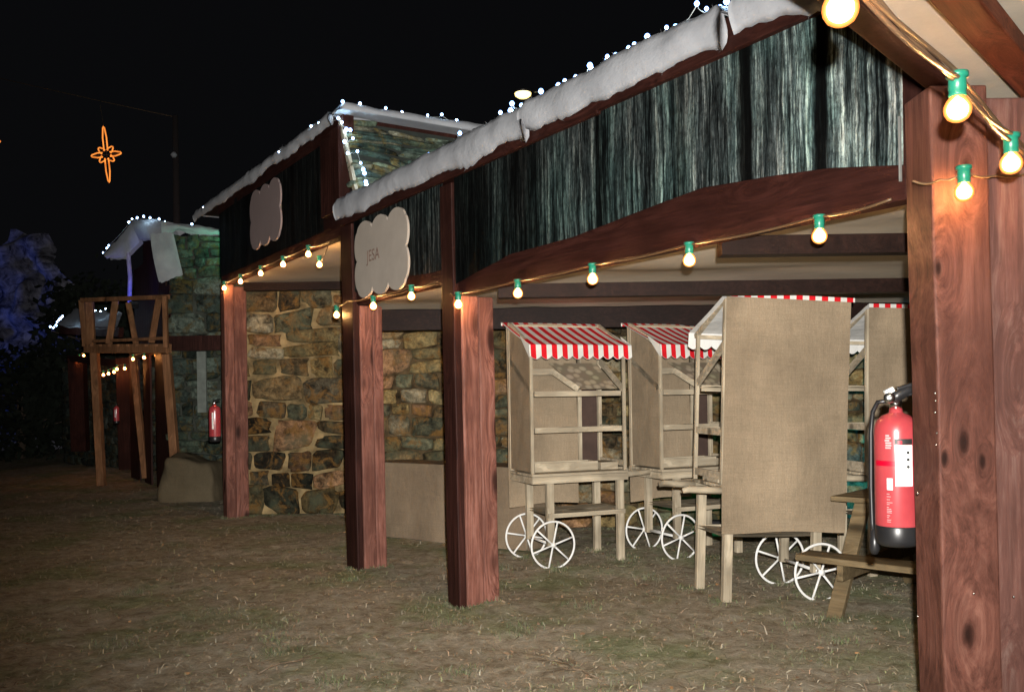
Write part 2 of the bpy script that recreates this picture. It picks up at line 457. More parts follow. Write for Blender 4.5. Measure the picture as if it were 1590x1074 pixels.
def wall(name, label, w, h, M, tones=WARM, mat=None, mortar=None, rowh=(.12, .32), stw=(.16, .48), thick=.25, holes=None, dark_below=0):
    t = thing(name, label, 'stone wall', M)
    m = MB()
    nx, nz = max(2, int(w / .06)), max(2, int(h / .06))
    if holes is None:
        m.grid(lambda u, v: Vector((u * w, -.012 + .028 * noise.noise(Vector((u * w * 5, v * h * 5, 1))), v * h)), nx, nz)
        m.box(0, w, .03, thick, 0, h)
    else:
        m.box(0, w, .0, thick, 0, h)
    m.build('mortar', mortar or MORTAR, t, smooth=False)
    s = MB(); rubble(s, w, h, rowh, stw, tones, holes=holes, dark_below=dark_below, gap=.009 if not dark_below else .016)
    s.build('stonework', mat or STONE_WARM, t, smooth=True, colors=True)
    return t

# ------------------------------------------------------------------ ground
def gz(x, y):
    fade = min(1, max(0, (40 - math.hypot(x, y)) / 20))
    return fade * (.030 * noise.noise(Vector((x * .9, y * .9, 0))) + .018 * noise.noise(Vector((x * 3.1, y * 3.1, 4))) + .008 * noise.noise(Vector((x * 9, y * 9, 9)))) - .01

def make_ground():
    xs = np.unique(np.concatenate([np.linspace(-400, -16, 14), np.arange(-16, 8, .11), np.linspace(8, 400, 14)]))
    ys = np.unique(np.concatenate([np.linspace(-400, 2.2, 12), np.arange(2.2, 20, .11), np.linspace(20, 400, 14)]))
    vs = [(x, y, gz(x, y)) for y in ys for x in xs]; nx = len(xs)
    fs = [(j * nx + i, j * nx + i + 1, (j + 1) * nx + i + 1, (j + 1) * nx + i) for j in range(len(ys) - 1) for i in range(nx - 1)]
    mb = MB(); mb.add(vs, fs)
    m, nt, bs = new_mat('trodden_earth')
    v = coords(nt)
    a = noise_n(nt, v, 1.1, 5, .6); b = noise_n(nt, v, 9, 8, .75, .6); c = noise_n(nt, v, 55, 5, .8)
    col = ramp(nt, b, [(.30, (.14, .110, .075)), (.45, (.275, .235, .17)), (.58, (.37, .335, .26)), (.72, (.48, .46, .37))])
    grn = ramp(nt, b, [(.30, (.11, .13, .06)), (.55, (.22, .25, .135)), (.75, (.34, .37, .24))])
    col = mix(nt, col, grn, ramp(nt, a, [(.48, 0.0), (.62, .75)]))
    col = mix(nt, col, ramp(nt, c, [(.35, .6), (.6, 1.1)]), .6, 'MULTIPLY')
    nt.links.new(col, bs.inputs['Base Color']); bs.inputs['Roughness'].default_value = 1
    bs.inputs['Specular IOR Level'].default_value = 0
    bump(nt, b, bs, .7, .03)
    o = mb.build('ground', m, smooth=True); o['kind'] = 'structure'

def make_grass():
    rnd = np.random.RandomState(3)
    def field(n, dens_pow, lmin, lmax, wid, tones, flat, ylim=(2.9, 15)):
        # positions, denser near the viewer
        u = rnd.rand(n) ** dens_pow
        y = ylim[0] + (ylim[1] - ylim[0]) * u
        x = (rnd.rand(n) * 2 - 1) * (y * .64 + .6)
        keep = np.ones(n, bool)
        clump = np.array([noise.noise(Vector((a * 1.7, b * 1.7, 5))) for a, b in zip(x, y)])
        keep &= (clump + rnd.rand(n) * .9 - .25) > 0
        x, y = x[keep], y[keep]; n = len(x)
        z = np.array([gz(a, b) for a, b in zip(x, y)])
        L = lmin + (lmax - lmin) * rnd.rand(n) ** 2
        th = rnd.rand(n) * 2 * math.pi
        el = np.clip(rnd.normal(flat, .35, n), .03, 1.4)
        d = np.stack([np.cos(th) * np.cos(el), np.sin(th) * np.cos(el), np.sin(el)], 1)
        th2 = th + rnd.normal(0, .5, n); el2 = el * .35
        d2 = np.stack([np.cos(th2) * np.cos(el2), np.sin(th2) * np.cos(el2), np.sin(el2) * .8], 1)
        side = np.stack([-np.sin(th), np.cos(th), rnd.normal(0, .4, n)], 1) * (wid * (.6 + .8 * rnd.rand(n)))[:, None]
        p = np.stack([x, y, z - .004], 1)
        mid = p + d * (L * .55)[:, None]; tip = mid + d2 * (L * .55)[:, None]
        V = np.stack([p - side, p + side, mid + side * .8, mid - side * .8, tip], 1).reshape(-1, 3)
        tone = np.array(tones)[rnd.randint(0, len(tones), n)] * (.7 + .5 * rnd.rand(n))[:, None]
        C = np.repeat(tone, 5, 0)
        return V, C, n
    def tufts():
        cs = []
        def ring(x0, x1, y0, y1, n): 
            for _ in range(n):
                e = rnd.randint(4); q = rnd.rand()
                x, y = [(x0 + (x1 - x0) * q, y0), (x0 + (x1 - x0) * q, y1), (x0, y0 + (y1 - y0) * q), (x1, y0 + (y1 - y0) * q)][e]
                cs.append((x + rnd.normal(0, .02), y + rnd.normal(0, .02)))
        for (s0, i0) in ((-.17, .0), (-1.95, .0), (-6.0, .0)):
            for _ in range(420):
                e = rnd.randint(3); q = rnd.rand()
                a = [(s0 + .18 * q, i0 - .04), (s0 + .19, i0 + .3 * q), (s0 - .02, i0 + .3 * q)][e]
                p = fw(a[0] + rnd.normal(0, .02), a[1] + rnd.normal(0, .02), 0); cs.append((p.x, p.y))
        for _ in range(1500): cs.append((rnd.uniform(-1.5, 4.5), YA - .08 + rnd.normal(0, .04)))
        for _ in range(500): cs.append((rnd.uniform(-3.5, -1.5), 11.36 + rnd.normal(0, .04)))
        for cx, cy in ((.31, 7.72), (.94, 7.97), (.14, 8.14), (.77, 8.39), (1.56, 8.05), (1.40, 8.47), (2.09, 6.42), (2.0, 6.86), (1.43, 6.28), (1.33, 6.72), (2.0, 5.75)):
            for _ in range(150): cs.append((cx + rnd.normal(0, .07), cy + rnd.normal(0, .07)))
        for _ in range(26):
            cx, cy = rnd.uniform(-3, 2.2), rnd.uniform(4.2, 8.0); k = rnd.uniform(.04, .12)
            for _ in range(110): cs.append((cx + rnd.normal(0, k), cy + rnd.normal(0, k)))
        cs = np.array(cs); n = len(cs); x, y = cs[:, 0], cs[:, 1]
        z = np.array([gz(a, b) for a, b in cs]); L = rnd.uniform(.02, .055, n); th = rnd.rand(n) * 6.283; el = np.clip(rnd.normal(.9, .3, n), .2, 1.5)
        d = np.stack([np.cos(th) * np.cos(el), np.sin(th) * np.cos(el), np.sin(el)], 1)
        d2 = np.stack([np.cos(th) * .8, np.sin(th) * .8, np.sin(el) * .5], 1)
        side = np.stack([-np.sin(th), np.cos(th), np.zeros(n)], 1) * .0024
        p = np.stack([x, y, z - .004], 1); mid = p + d * (L * .6)[:, None]; tip = mid + d2 * (L * .45)[:, None]
        V = np.stack([p - side, p + side, mid + side * .8, mid - side * .8, tip], 1).reshape(-1, 3)
        tone = np.array([(.14, .165, .08), (.18, .19, .11), (.22, .20, .14), (.12, .15, .07)])[rnd.randint(0, 4, n)] * (.6 + .6 * rnd.rand(n))[:, None]
        return V, np.repeat(tone, 5, 0), n
    sets = [field(125000, 1.4, .018, .06, .0024, [(.31, .275, .20), (.28, .23, .16), (.23, .25, .13), (.27, .225, .15), (.33, .30, .23), (.29, .205, .14)], .40),
            field(16000, 1.2, .02, .05, .006, [(.24, .16, .10), (.20, .13, .085), (.28, .21, .14), (.18, .12, .075)], .10),
            field(2600, 1.0, .018, .038, .011, [(.26, .17, .10), (.20, .12, .07), (.34, .26, .17), (.30, .17, .08)], .22), field(220, 1.0, .05, .16, .004, [(.34, .30, .23), (.30, .25, .18), (.16, .11, .07)], .05), tufts()]
    V = np.concatenate([s[0] for s in sets]); C = np.concatenate([s[1] for s in sets]); n = sum(s[2] for s in sets)
    me = bpy.data.meshes.new('grass')
    me.vertices.add(len(V)); me.vertices.foreach_set('co', V.astype(np.float32).ravel())
    idx = np.arange(n)[:, None] * 5
    loops = np.concatenate([idx + np.array([[0, 1, 2, 3]]), idx + np.array([[3, 2, 4]])], 1).ravel()
    me.loops.add(len(loops)); me.loops.foreach_set('vertex_index', loops.astype(np.int32))
    starts = (np.arange(n)[:, None] * 7 + np.array([[0, 4]])).ravel()
    me.polygons.add(2 * n); me.polygons.foreach_set('loop_start', starts.astype(np.int32))
    me.update(calc_edges=True); me.validate()
    a = me.color_attributes.new('tone', 'FLOAT_COLOR', 'POINT')
    a.data.foreach_set('color', np.concatenate([C, np.ones((len(C), 1))], 1).astype(np.float32).ravel())
    m, nt, bs = new_mat('dry_grass')
    at_ = N(nt, 'ShaderNodeAttribute', attribute_name='tone'); nt.links.new(at_.outputs['Color'], bs.inputs['Base Color'])
    bs.inputs['Roughness'].default_value = .9; bs.inputs['Specular IOR Level'].default_value = .1
    me.materials.append(m)
    o = bpy.data.objects.new('grass', me); COL.objects.link(o)
    tag(o, 'short dry grass and dead leaves trodden into the earth before the stalls', 'grass', kind='stuff')

YA = 9.9
make_ground(); make_grass()
def twig(label, px, py, L, ang, seed):
    rt = random.Random(seed); Y = H / (py - 606) * F; b = at(px, py, Y); m = MB()
    def br(p, a, L, r, d):
        pts = [p.copy()]; n = 6
        for k in range(n): a += rt.uniform(-.22, .22); p = p + Vector((math.cos(a), math.sin(a), rt.uniform(-.12, .16))) * L / n; p.z = max(p.z, .004); pts.append(p.copy())
        m.tube(pts, r, 6, rs=[r * (1 - .75 * k / n) for k in range(n + 1)])
        if d:
            for k in (2, 3, 4): br(pts[k], a + rt.choice((-1, 1)) * rt.uniform(.5, 1.0), L * rt.uniform(.3, .5), r * .55, d - 1)
    br(Vector((0, 0, .012)), ang, L, .005, 2)
    o = m.build('twig', wood('twig_bark', (.10, .07, .045), (.20, .15, .10), (.34, .28, .21), 'x', knots=False), None, smooth=True, mat_world=Matrix.Translation((b.x, b.y, gz(b.x, b.y) + .012)))
    tag(o, label, 'twig')
twig('forked dry twig lying on the grass at the bottom centre of the photo', 930, 1052, .42, 2.3, 3)
twig('pale dry branch lying on the grass at lower left of centre', 400, 1035, .45, 1.2, 8)
twig('thin dry twig on the grass in front of the left cart', 620, 975, .30, .4, 11)

# ------------------------------------------------------------------ stall A (near, two bays)
YA = 9.9
stall = thing('market_stall', 'near red timber stall with weathered-plank banner and canvas ceiling sheltering the striped carts', 'market stall', MF)
def banner(name, mat, s0, s1, bottom, top, parent, label=None, o=.012, ns=90):
    m = MB()
    def fn(u, v):
        s = s0 + (s1 - s0) * u; b = bottom(s); t = top(s); z = b + (t - b) * v
        return Vector((s, -o - .006 + .006 * noise.noise(Vector((s * 5, z * 3, 2))), z))
    m.grid(fn, ns, 14)
    return m.build(name, mat, parent, smooth=True, label=label)
def interp(tab):
    xs = [a for a, b in tab]; ys = [b for a, b in tab]
    return lambda s: float(np.interp(s, xs, ys))
botA = interp([(-.02, 2.22), (.3, 2.27), (.7, 2.33), (1.37, 2.335), (1.9, 2.375), (2.37, 2.405), (2.8, 2.37), (3.08, 2.34), (3.4, 2.28)])
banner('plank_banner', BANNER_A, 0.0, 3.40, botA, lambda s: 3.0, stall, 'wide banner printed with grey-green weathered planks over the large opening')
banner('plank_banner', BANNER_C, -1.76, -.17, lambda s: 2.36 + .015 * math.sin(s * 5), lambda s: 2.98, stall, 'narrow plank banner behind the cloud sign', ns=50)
m = MB(); m.box(3.388, 3.395, -.030, -.02, 2.22, 2.46); m.build('edge_strip', plain('dull_strip', (.16, .16, .15), .7), stall)
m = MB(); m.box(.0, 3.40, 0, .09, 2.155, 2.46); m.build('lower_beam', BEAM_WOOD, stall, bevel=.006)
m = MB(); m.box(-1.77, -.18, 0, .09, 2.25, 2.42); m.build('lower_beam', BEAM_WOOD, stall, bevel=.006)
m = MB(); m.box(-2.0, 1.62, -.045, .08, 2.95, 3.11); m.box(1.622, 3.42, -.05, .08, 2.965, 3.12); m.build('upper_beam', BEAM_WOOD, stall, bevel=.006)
# dark backing boards behind the banner
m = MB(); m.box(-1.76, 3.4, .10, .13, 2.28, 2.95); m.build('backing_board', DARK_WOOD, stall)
# posts (lit faces towards +s)
def post_mb(s0, s1, i0, i1, z1, lean=0.0):
    m = MB(); vs = []
    n = 10
    for k in range(n + 1):
        z = -.05 + (z1 + .05) * k / n; q = (z - 1) * lean + .004 * math.sin(k * 1.9)
        vs += [(s0 + q, i0, z), (s1 + q, i0, z), (s1 + q, i1, z), (s0 + q, i1, z)]
    fs = []
    for k in range(n):
        for j in range(4):
            l = (j + 1) % 4; fs.append((k * 4 + j, k * 4 + l, (k + 1) * 4 + l, (k + 1) * 4 + j))
    fs += [(3, 2, 1, 0), tuple(n * 4 + j for j in range(4))]
    return m.add(vs, fs)
post_mb(-.16, 0.0, .032, .17, 2.152, -.012).build('post', RED_WOOD[0], stall, bevel=.012)
post_mb(-.12, -.01, .173, .30, 2.15, -.012).build('post', RED_WOOD[3], stall, bevel=.012)
post_mb(-.175, -.005, -.028, .03, 2.93, -.012).build('corner_plank', DARK_WOOD, stall, bevel=.008)
post_mb(-1.93, -1.77, .032, .15, 2.245, -.012).build('post', RED_WOOD[1], stall, bevel=.012)
post_mb(-1.89, -1.78, .153, .25, 2.245, -.012).build('post', RED_WOOD[2], stall, bevel=.012)
post_mb(-2.02, -1.775, -.028, .03, 2.945, -.012).build('corner_plank', DARK_WOOD, stall, bevel=.008)
# roof slab (falls to the rear)
def wpoly(pts_bottom, th, M=None):
    m = MB(M); n = len(pts_bottom)
    vs = [Vector(p) for p in pts_bottom] + [Vector(p) + Vector((0, 0, th)) for p in pts_bottom]
    fs = [tuple(range(n))[::-1], tuple(range(n, 2 * n))] + [(i, (i + 1) % n, (i + 1) % n + n, i + n) for i in range(n)]
    return m.add(vs, fs)
MI = MF.inverted()
p0 = fw(-2.0, .09, 3.02); p1 = fw(3.42, .09, 3.02)
wpoly([p0, p1, Vector((6.6, 3.6, 3.02)), Vector((6.6, YA + .4, 2.72)), Vector((-1.9, YA + .4, 2.72))], .06, MI).build('roof_board', DARK_WOOD, stall)
# canvas ceiling, slightly sagging between the joists
def canvas_fn(u, v):
    Yb = 8.45; x1 = 6.3
    a = fw(-1.76 + 5.2 * v, .14, 0) ; b = Vector((-1.3 + (x1 + 1.3) * v, Yb, 0))
    p = a.lerp(b, u)
    p.z = 2.275 - .022 * noise.noise(Vector((p.x * .9, p.y * 1.3, 0))) - .012 * math.sin(p.y * 3.7) + .006 * noise.noise(Vector((p.x * 6, p.y * 2, 0)))
    return MI @ p
m = MB(); m.grid(canvas_fn, 40, 40); m.build('canvas_ceiling', CANVAS, stall, smooth=True)
for (Yj, z0, z1, xa) in ((4.25, 2.10, 2.19, 1.0), (5.95, 2.10, 2.19, -.08), (7.4, 2.12, 2.20, -.95)):
    m = MB(MI); m.box(xa, 6.3, Yj, Yj + .1, z0, z1)
    if Yj != 7.4: m.build('joist', JOIST, stall)
m = MB(MI); m.box(-1.26, 6.3, 8.7, 8.82, 2.10, 2.215); m.build('rear_beam', JOIST, stall)
m = MB(MI); m.box(-1.26, 6.3, 8.84, 8.87, 2.18, 2.78); m.build('gap_shade_board', JOIST, stall)  # dark sheet added to paint the shade in the gap above the beam
# rear supports
for xx in (6.2,):
    m = MB(MI); m.box(xx, xx + .14, 9.60, 9.74, -.05, 2.70); m.build('rear_post', DARK_WOOD, stall)
m = MB(MI); m.box(6.35, 6.39, 3.7, 9.9, 0, 2.85); m.build('side_boards', DARK_WOOD, stall)

A0 = at(1418, 124, 3.0)
# near corner post and its companion
np_ = thing('corner_post', 'thick knotty red-brown timber post filling the right edge behind the near bulbs', 'post', Matrix.Translation((1.438, 3.05, 0)))
m = MB()
def near_post(x0, x1, y0, y1, z1):
    m = MB(); n = 24; vs = []; fs = []
    for k in range(n + 1):
        z = -.05 + (z1 + .05) * k / n
        w = .004 * noise.noise(Vector((z * 2.3, x0, 0))); 
        lx = -.012 * (z - 1.45)
        vs += [(x0 + w + lx, y0, z), (x1 + w * .4 + lx, y0, z), (x1 + lx, y1, z), (x0 + w + lx, y1, z)]
    for k in range(n):
        for j in range(4):
            l = (j + 1) % 4; fs.append((k * 4 + j, k * 4 + l, (k + 1) * 4 + l, (k + 1) * 4 + j))
    fs += [(3, 2, 1, 0), tuple(n * 4 + j for j in range(4))]
    return m.add(vs, fs)
near_post(0, .197, 0, .20, A0.z - .002).build('timber', NEAR_WOOD, np_, bevel=.008, label='orange-brown knotted timber')
near_post(.200, .43, .035, .24, A0.z - .035).build('timber', NEAR_GREY, np_, bevel=.008, label='greyer weathered timber')
for (px, py) in ((1512, 921), (1574, 926), (1425, 956), (1425, 765), (1452, 610), (1452, 640), (1453, 622), (1454, 690), (1455, 672)):
    p = at(px, py, 3.045) - Vector((1.438, 3.05, 0)); m = MB(); m.lathe([(.0035, -.002), (.004, .001), (.0015, .003)], 8, Matrix.Translation(p) @ Matrix.Rotation(R(90), 4, 'X')); m.build('nail_head', CHROME, np_, smooth=True)

# white corner of cloth hanging beside the second post
m = MB()
a, b, c_, d = at(741, 468, 6.6), at(766, 466, 6.6), at(758, 476, 6.6), at(741, 492, 6.6)
m.grid(lambda u, v: (a.lerp(b, u)).lerp(d.lerp(c_, u), v) + Vector((0, .02 * math.sin(u * 6), 0)), 8, 8)
tag(m.build('hanging_cloth', WHITE_CLOTH, smooth=True), 'small white triangle of cloth hanging beside the front post below the beam', 'cloth')

# ------------------------------------------------------------------ stall B (taller, further left)
stallB = thing('market_stall', 'taller second stall with dark plank banner, slate roof side and snow-edged top', 'market stall', MF)
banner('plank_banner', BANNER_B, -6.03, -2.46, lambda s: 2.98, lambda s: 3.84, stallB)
m = MB(); m.box(-6.03, -1.98, 0, .09, 2.885, 3.0); m.build('lower_beam', BEAM_WOOD, stallB)
m = MB(); m.box(-6.1, -1.96, -.02, .08, 3.78, 3.92); m.build('upper_beam', BEAM_WOOD, stallB)
m = MB(); m.box(-6.03, -2.0, .10, .13, 2.9, 3.8); m.build('backing_board', DARK_WOOD, stallB)
m = MB(); m.box(-2.47, -2.23, -.04, .06, 3.1, 3.80); m.box(-2.226, -2.0, -.05, .055, 3.1, 3.83); m.build('corner_plank', DARK_WOOD, stallB, bevel=.006)
post_mb(-6.03, -5.86, -.02, .10, 2.88, .006).build('post', RED_WOOD[2], stallB, bevel=.012)
post_mb(-6.02, -5.87, .103, .26, 2.86, .006).build('post', RED_WOOD[0], stallB, bevel=.012)
m = MB(MI); m.box(-3.3, 1.0, 11.15, 11.27, 2.80, 2.90); m.build('rear_beam', JOIST, stallB)
# support that carries the high right corner (inside the near stall's corner)
post_mb(-2.2, -2.06, .10, .22, 3.8, 0).build('post', DARK_WOOD, stallB)
# roof of B
q = [fw(-6.9, -.02, 3.92), fw(-2.12, -.02, 3.92), fw(-2.12, 4.4, 3.92), fw(-6.9, 4.4, 3.92)]
wpoly(q, .05, MI).build('roof_board', DARK_WOOD, stallB)
def canB(u, v):
    p = fw(-6.0 + 3.9 * v, .14 + 3.2 * u, 0); p.z = 2.93 + .02 * noise.noise(Vector((p.x, p.y, 0))) - .01 * math.sin(p.y * 4); return MI @ p
m = MB(); m.grid(canB, 30, 30); m.build('canvas_ceiling', CANVAS, stallB, smooth=True)
# slate side: steep face from the ridge to the near roof
top0, bot0 = Vector((-2.06, 0.02, 3.90)), Vector((-1.66, 0.02, 3.0))
hgt = (top0 - bot0).length; tilt = math.atan2(bot0.x - top0.x, top0.z - bot0.z)
# local frame: x' along depth (i), z' up the slope, -y' outward (+s)
zx = (top0 - bot0).normalized(); xx = Vector((0, 1, 0)); yy = zx.cross(xx)
MS = Matrix(((xx.x, yy.x, zx.x, bot0.x), (xx.y, yy.y, zx.y, bot0.y), (xx.z, yy.z, zx.z, bot0.z), (0, 0, 0, 1)))
m = MB(MS); m.box(0, 4.2, .0, .05, 0, hgt); m.build('roof_base', SLATE_BACK, stallB)
m = MB(MS); rubble(m, 4.2, hgt, (.035, .085), (.25, .8), SLATES, relief=(.02, .05), gap=.010, wave=.14)
m.build('slate_side', STONE_SLATE, stallB, smooth=True, colors=True)
m = MB(); m.bar(top0 + Vector((.02, -.03, 0)), bot0 + Vector((.02, -.03, 0)), .03, .05); m.build('verge_board', RAW_POST, stallB)

# stone walls
wall('stone_wall', 'ochre rubble stone wall behind the striped carts under the near stall', 7.9, 2.62, Matrix.Translation((-1.55, YA, 0)))
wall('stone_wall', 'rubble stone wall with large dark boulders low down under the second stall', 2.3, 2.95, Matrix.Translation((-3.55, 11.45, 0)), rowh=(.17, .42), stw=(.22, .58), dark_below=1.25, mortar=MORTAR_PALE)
wall('stone_wall', 'short return of rubble wall joining the two stalls', 1.5, 2.62, mat_of((-1.57, 11.45, 0), R(-90)))

# ------------------------------------------------------------------ cotton snow
def snow(label, s0, s1, zb, M, drape=.13, thick=.10, depth=.45, seed=0, th_end=1.0, corner=0.0, ns=None, parent=None, name='snow_sheet', mat=None):
    m = MB()
    L = s1 - s0; ns = ns or max(8, int(L / .035)); nv = 30
    def fn(u, v):
        s = s0 + L * u
        # drape lower edge, wavy; corner hangs at the far (u=1) end
        dr = drape * (1 + .10 * noise.noise(Vector((s * 24, seed, 2))) + .55 * noise.noise(Vector((s * 1.7, seed, 0))) + .22 * noise.noise(Vector((s * 6, seed, 1)))) + corner * max(0, (u - .86) / .14) ** 2
        th = thick * (1 + .25 * noise.noise(Vector((s * 1.9, seed, 5))) + .10 * noise.noise(Vector((s * 8, seed, 8))))
        a = v * 2 * math.pi
        # loop: outer skin v in [0,.5] from lower front lip up over the top to the back; inner skin returns
        if v < .5:
            t = v / .5
            if t < .4: k = t / .4; y = -.075 - .03 * math.sin(k * math.pi); z = -dr + (dr + th * .7) * k
            else: k = (t - .4) / .6; y = -.075 + depth * k; z = th * (.7 + .3 * math.sin(min(1, k * 2) * math.pi / 2)) - .02 * k
        else:
            t = (v - .5) / .5
            if t < .6: k = 1 - t / .6; y = -.05 + (depth - .03) * k; z = .005
            else: k = 1 - (t - .6) / .4; y = -.055; z = -dr + .01 + (dr) * k
        e = min(1, min(u, 1 - u) * L / .05 + .35)
        p = Vector((s + .03 * noise.noise(Vector((v * 6, seed, u * 3))), y, z))
        nz = .008 * noise.noise(p * 6 + Vector((seed, 0, 0))) + .004 * noise.noise(p * 17) + .0035 * noise.noise(p * 45)
        p.y -= nz * (1 if v < .5 else 0); p.z += nz * (1 if v < .5 else 0)
        p.z = zb + p.z * (e if p.z > 0 else 1)
        return p
    m.grid(fn, ns, nv, closed_v=True)
    rf = random.Random(int(seed * 31 + L * 7))
    for _ in range(int(L * 420)):
        u = rf.random(); p = fn(u, rf.random() * .10 if rf.random() < .75 else rf.uniform(.2, .34)); l = rf.uniform(.008, .03)
        q = p + Vector((rf.gauss(0, .5), -rf.random() * .5, -rf.random() if p.z < zb else rf.random())) * l; t_ = Vector((rf.uniform(-1, 1), 0, rf.uniform(-1, 1))) * .0012
        m.add([p - t_, p + t_, q], [(0, 1, 2)])
    o = m.build(name, mat or SNOW, parent, smooth=True)
    if parent is None:
        o.matrix_world = M
        tag(o, label, 'snow sheet', 'cotton snow laid along the stall roofs')
    return o
snow('white cotton snow sheet on the near stall above the cloud sign with a hanging corner', -2.03, .98, 3.12, MF, seed=1, corner=.07, thick=.085)
snow('long middle cotton snow sheet on the near stall roof, edged with white fairy lights', .93, 2.56, 3.13, MF, seed=4, corner=.06, thick=.085)
snow('short cotton snow sheet at the top edge just left of the nearest hanging bulb', 2.63, 3.25, 3.14, MF, seed=9, drape=.16, thick=.10)
snow('thin cotton snow sheet along the slanting top of the second stall', -7.05, -2.1, 3.93, MF, seed=12, drape=.08, thick=.07)
MG = MF @ Matrix.Translation((-2.08, 0, 0)) @ Matrix.Rotation(R(90), 4, 'Z') 
snow('cotton snow sheet on the ridge above the slates of the second stall', -.05, 4.2, 3.95, MG @ Matrix.Rotation(0, 4, 'Z') @ Matrix.Scale(-1, 4, Vector((0, 1, 0))) @ Matrix.Translation((0, -.05, 0)), seed=15, drape=.06, thick=.09, depth=.3)

# ------------------------------------------------------------------ signs
def cloud_sign(label, x0, x1, yc, h, text=None, mat=None):
    a, b = onfac(x0, yc, .09), onfac(x1, yc, .09); c0 = onfac((x0 + x1) / 2, yc, .09)
    sc, hc, w = (a.x + b.x) / 2, c0.z, b.x - a.x
    t = thing('sign', label, 'sign', MF @ Matrix.Translation((sc, -.09, hc)), 'pale cloud-shaped boards on the stall fronts')
    out = []; K = 36; zc = h / 2 - .075; xc = w / 2 - .05
    for k in range(K): q = k / K; out.append((xc - 2 * xc * q, zc + .075 * abs(math.sin(3 * math.pi * q)) ** .55))
    for k in range(K): q = k / K; out.append((-xc - .05 * abs(math.sin(2 * math.pi * q)) ** .6, zc - 2 * zc * q))
    for k in range(K): q = k / K; out.append((-xc + 2 * xc * q, -zc - .075 * abs(math.sin(3 * math.pi * q)) ** .55))
    for k in range(K): q = k / K; out.append((xc + .05 * abs(math.sin(2 * math.pi * q)) ** .6, -zc + 2 * zc * q))
    n = len(out)
    m = MB()
    vs = [(x, -.009, z) for x, z in out] + [(x, .009, z) for x, z in out]
    vs += [(0, -.009, 0), (0, .009, 0)]
    fs = [(i, (i + 1) % n, 2 * n) for i in range(n)] + [((i + 1) % n + n, i + n, 2 * n + 1) for i in range(n)] + [(i, i + n, (i + 1) % n + n, (i + 1) % n) for i in range(n)]
    m.add(vs, fs); m.build('board', mat or SIGN_PALE, t)
    m = MB(); m.box(-w * .3, w * .3, .011, .07, .02, .06); m.build('batten', RAW_WOOD, t)
    if text:
        cu = bpy.data.curves.new('lettering', 'FONT'); cu.body = text; cu.size = .13; cu.extrude = .001; cu.align_x = 'CENTER'
        to = bpy.data.objects.new('tmp_text', cu); COL.objects.link(to)
        bpy.context.view_layer.update()
        me = bpy.data.meshes.new_from_object(to.evaluated_get(bpy.context.evaluated_depsgraph_get()))
        bpy.data.objects.remove(to)
        me.materials.clear(); me.materials.append(SIGN_INK)
        o = bpy.data.objects.new('lettering', me); COL.objects.link(o); o.parent = t
        o.matrix_local = Matrix.Translation((-.12, -.0115, -.03)) @ Matrix.Rotation(R(90), 4, 'X')
    return t
cloud_sign('pale cloud-shaped board with faint dark lettering on the near stall between its two posts', 552, 635, 394, .62, 'JESA')
cloud_sign('blank pale cloud-shaped board on the dark front of the taller second stall', 389, 437, 333, .64, None, plain('dim_sign_board', (.26, .20, .19), .8, 0, .1, .06, 3))

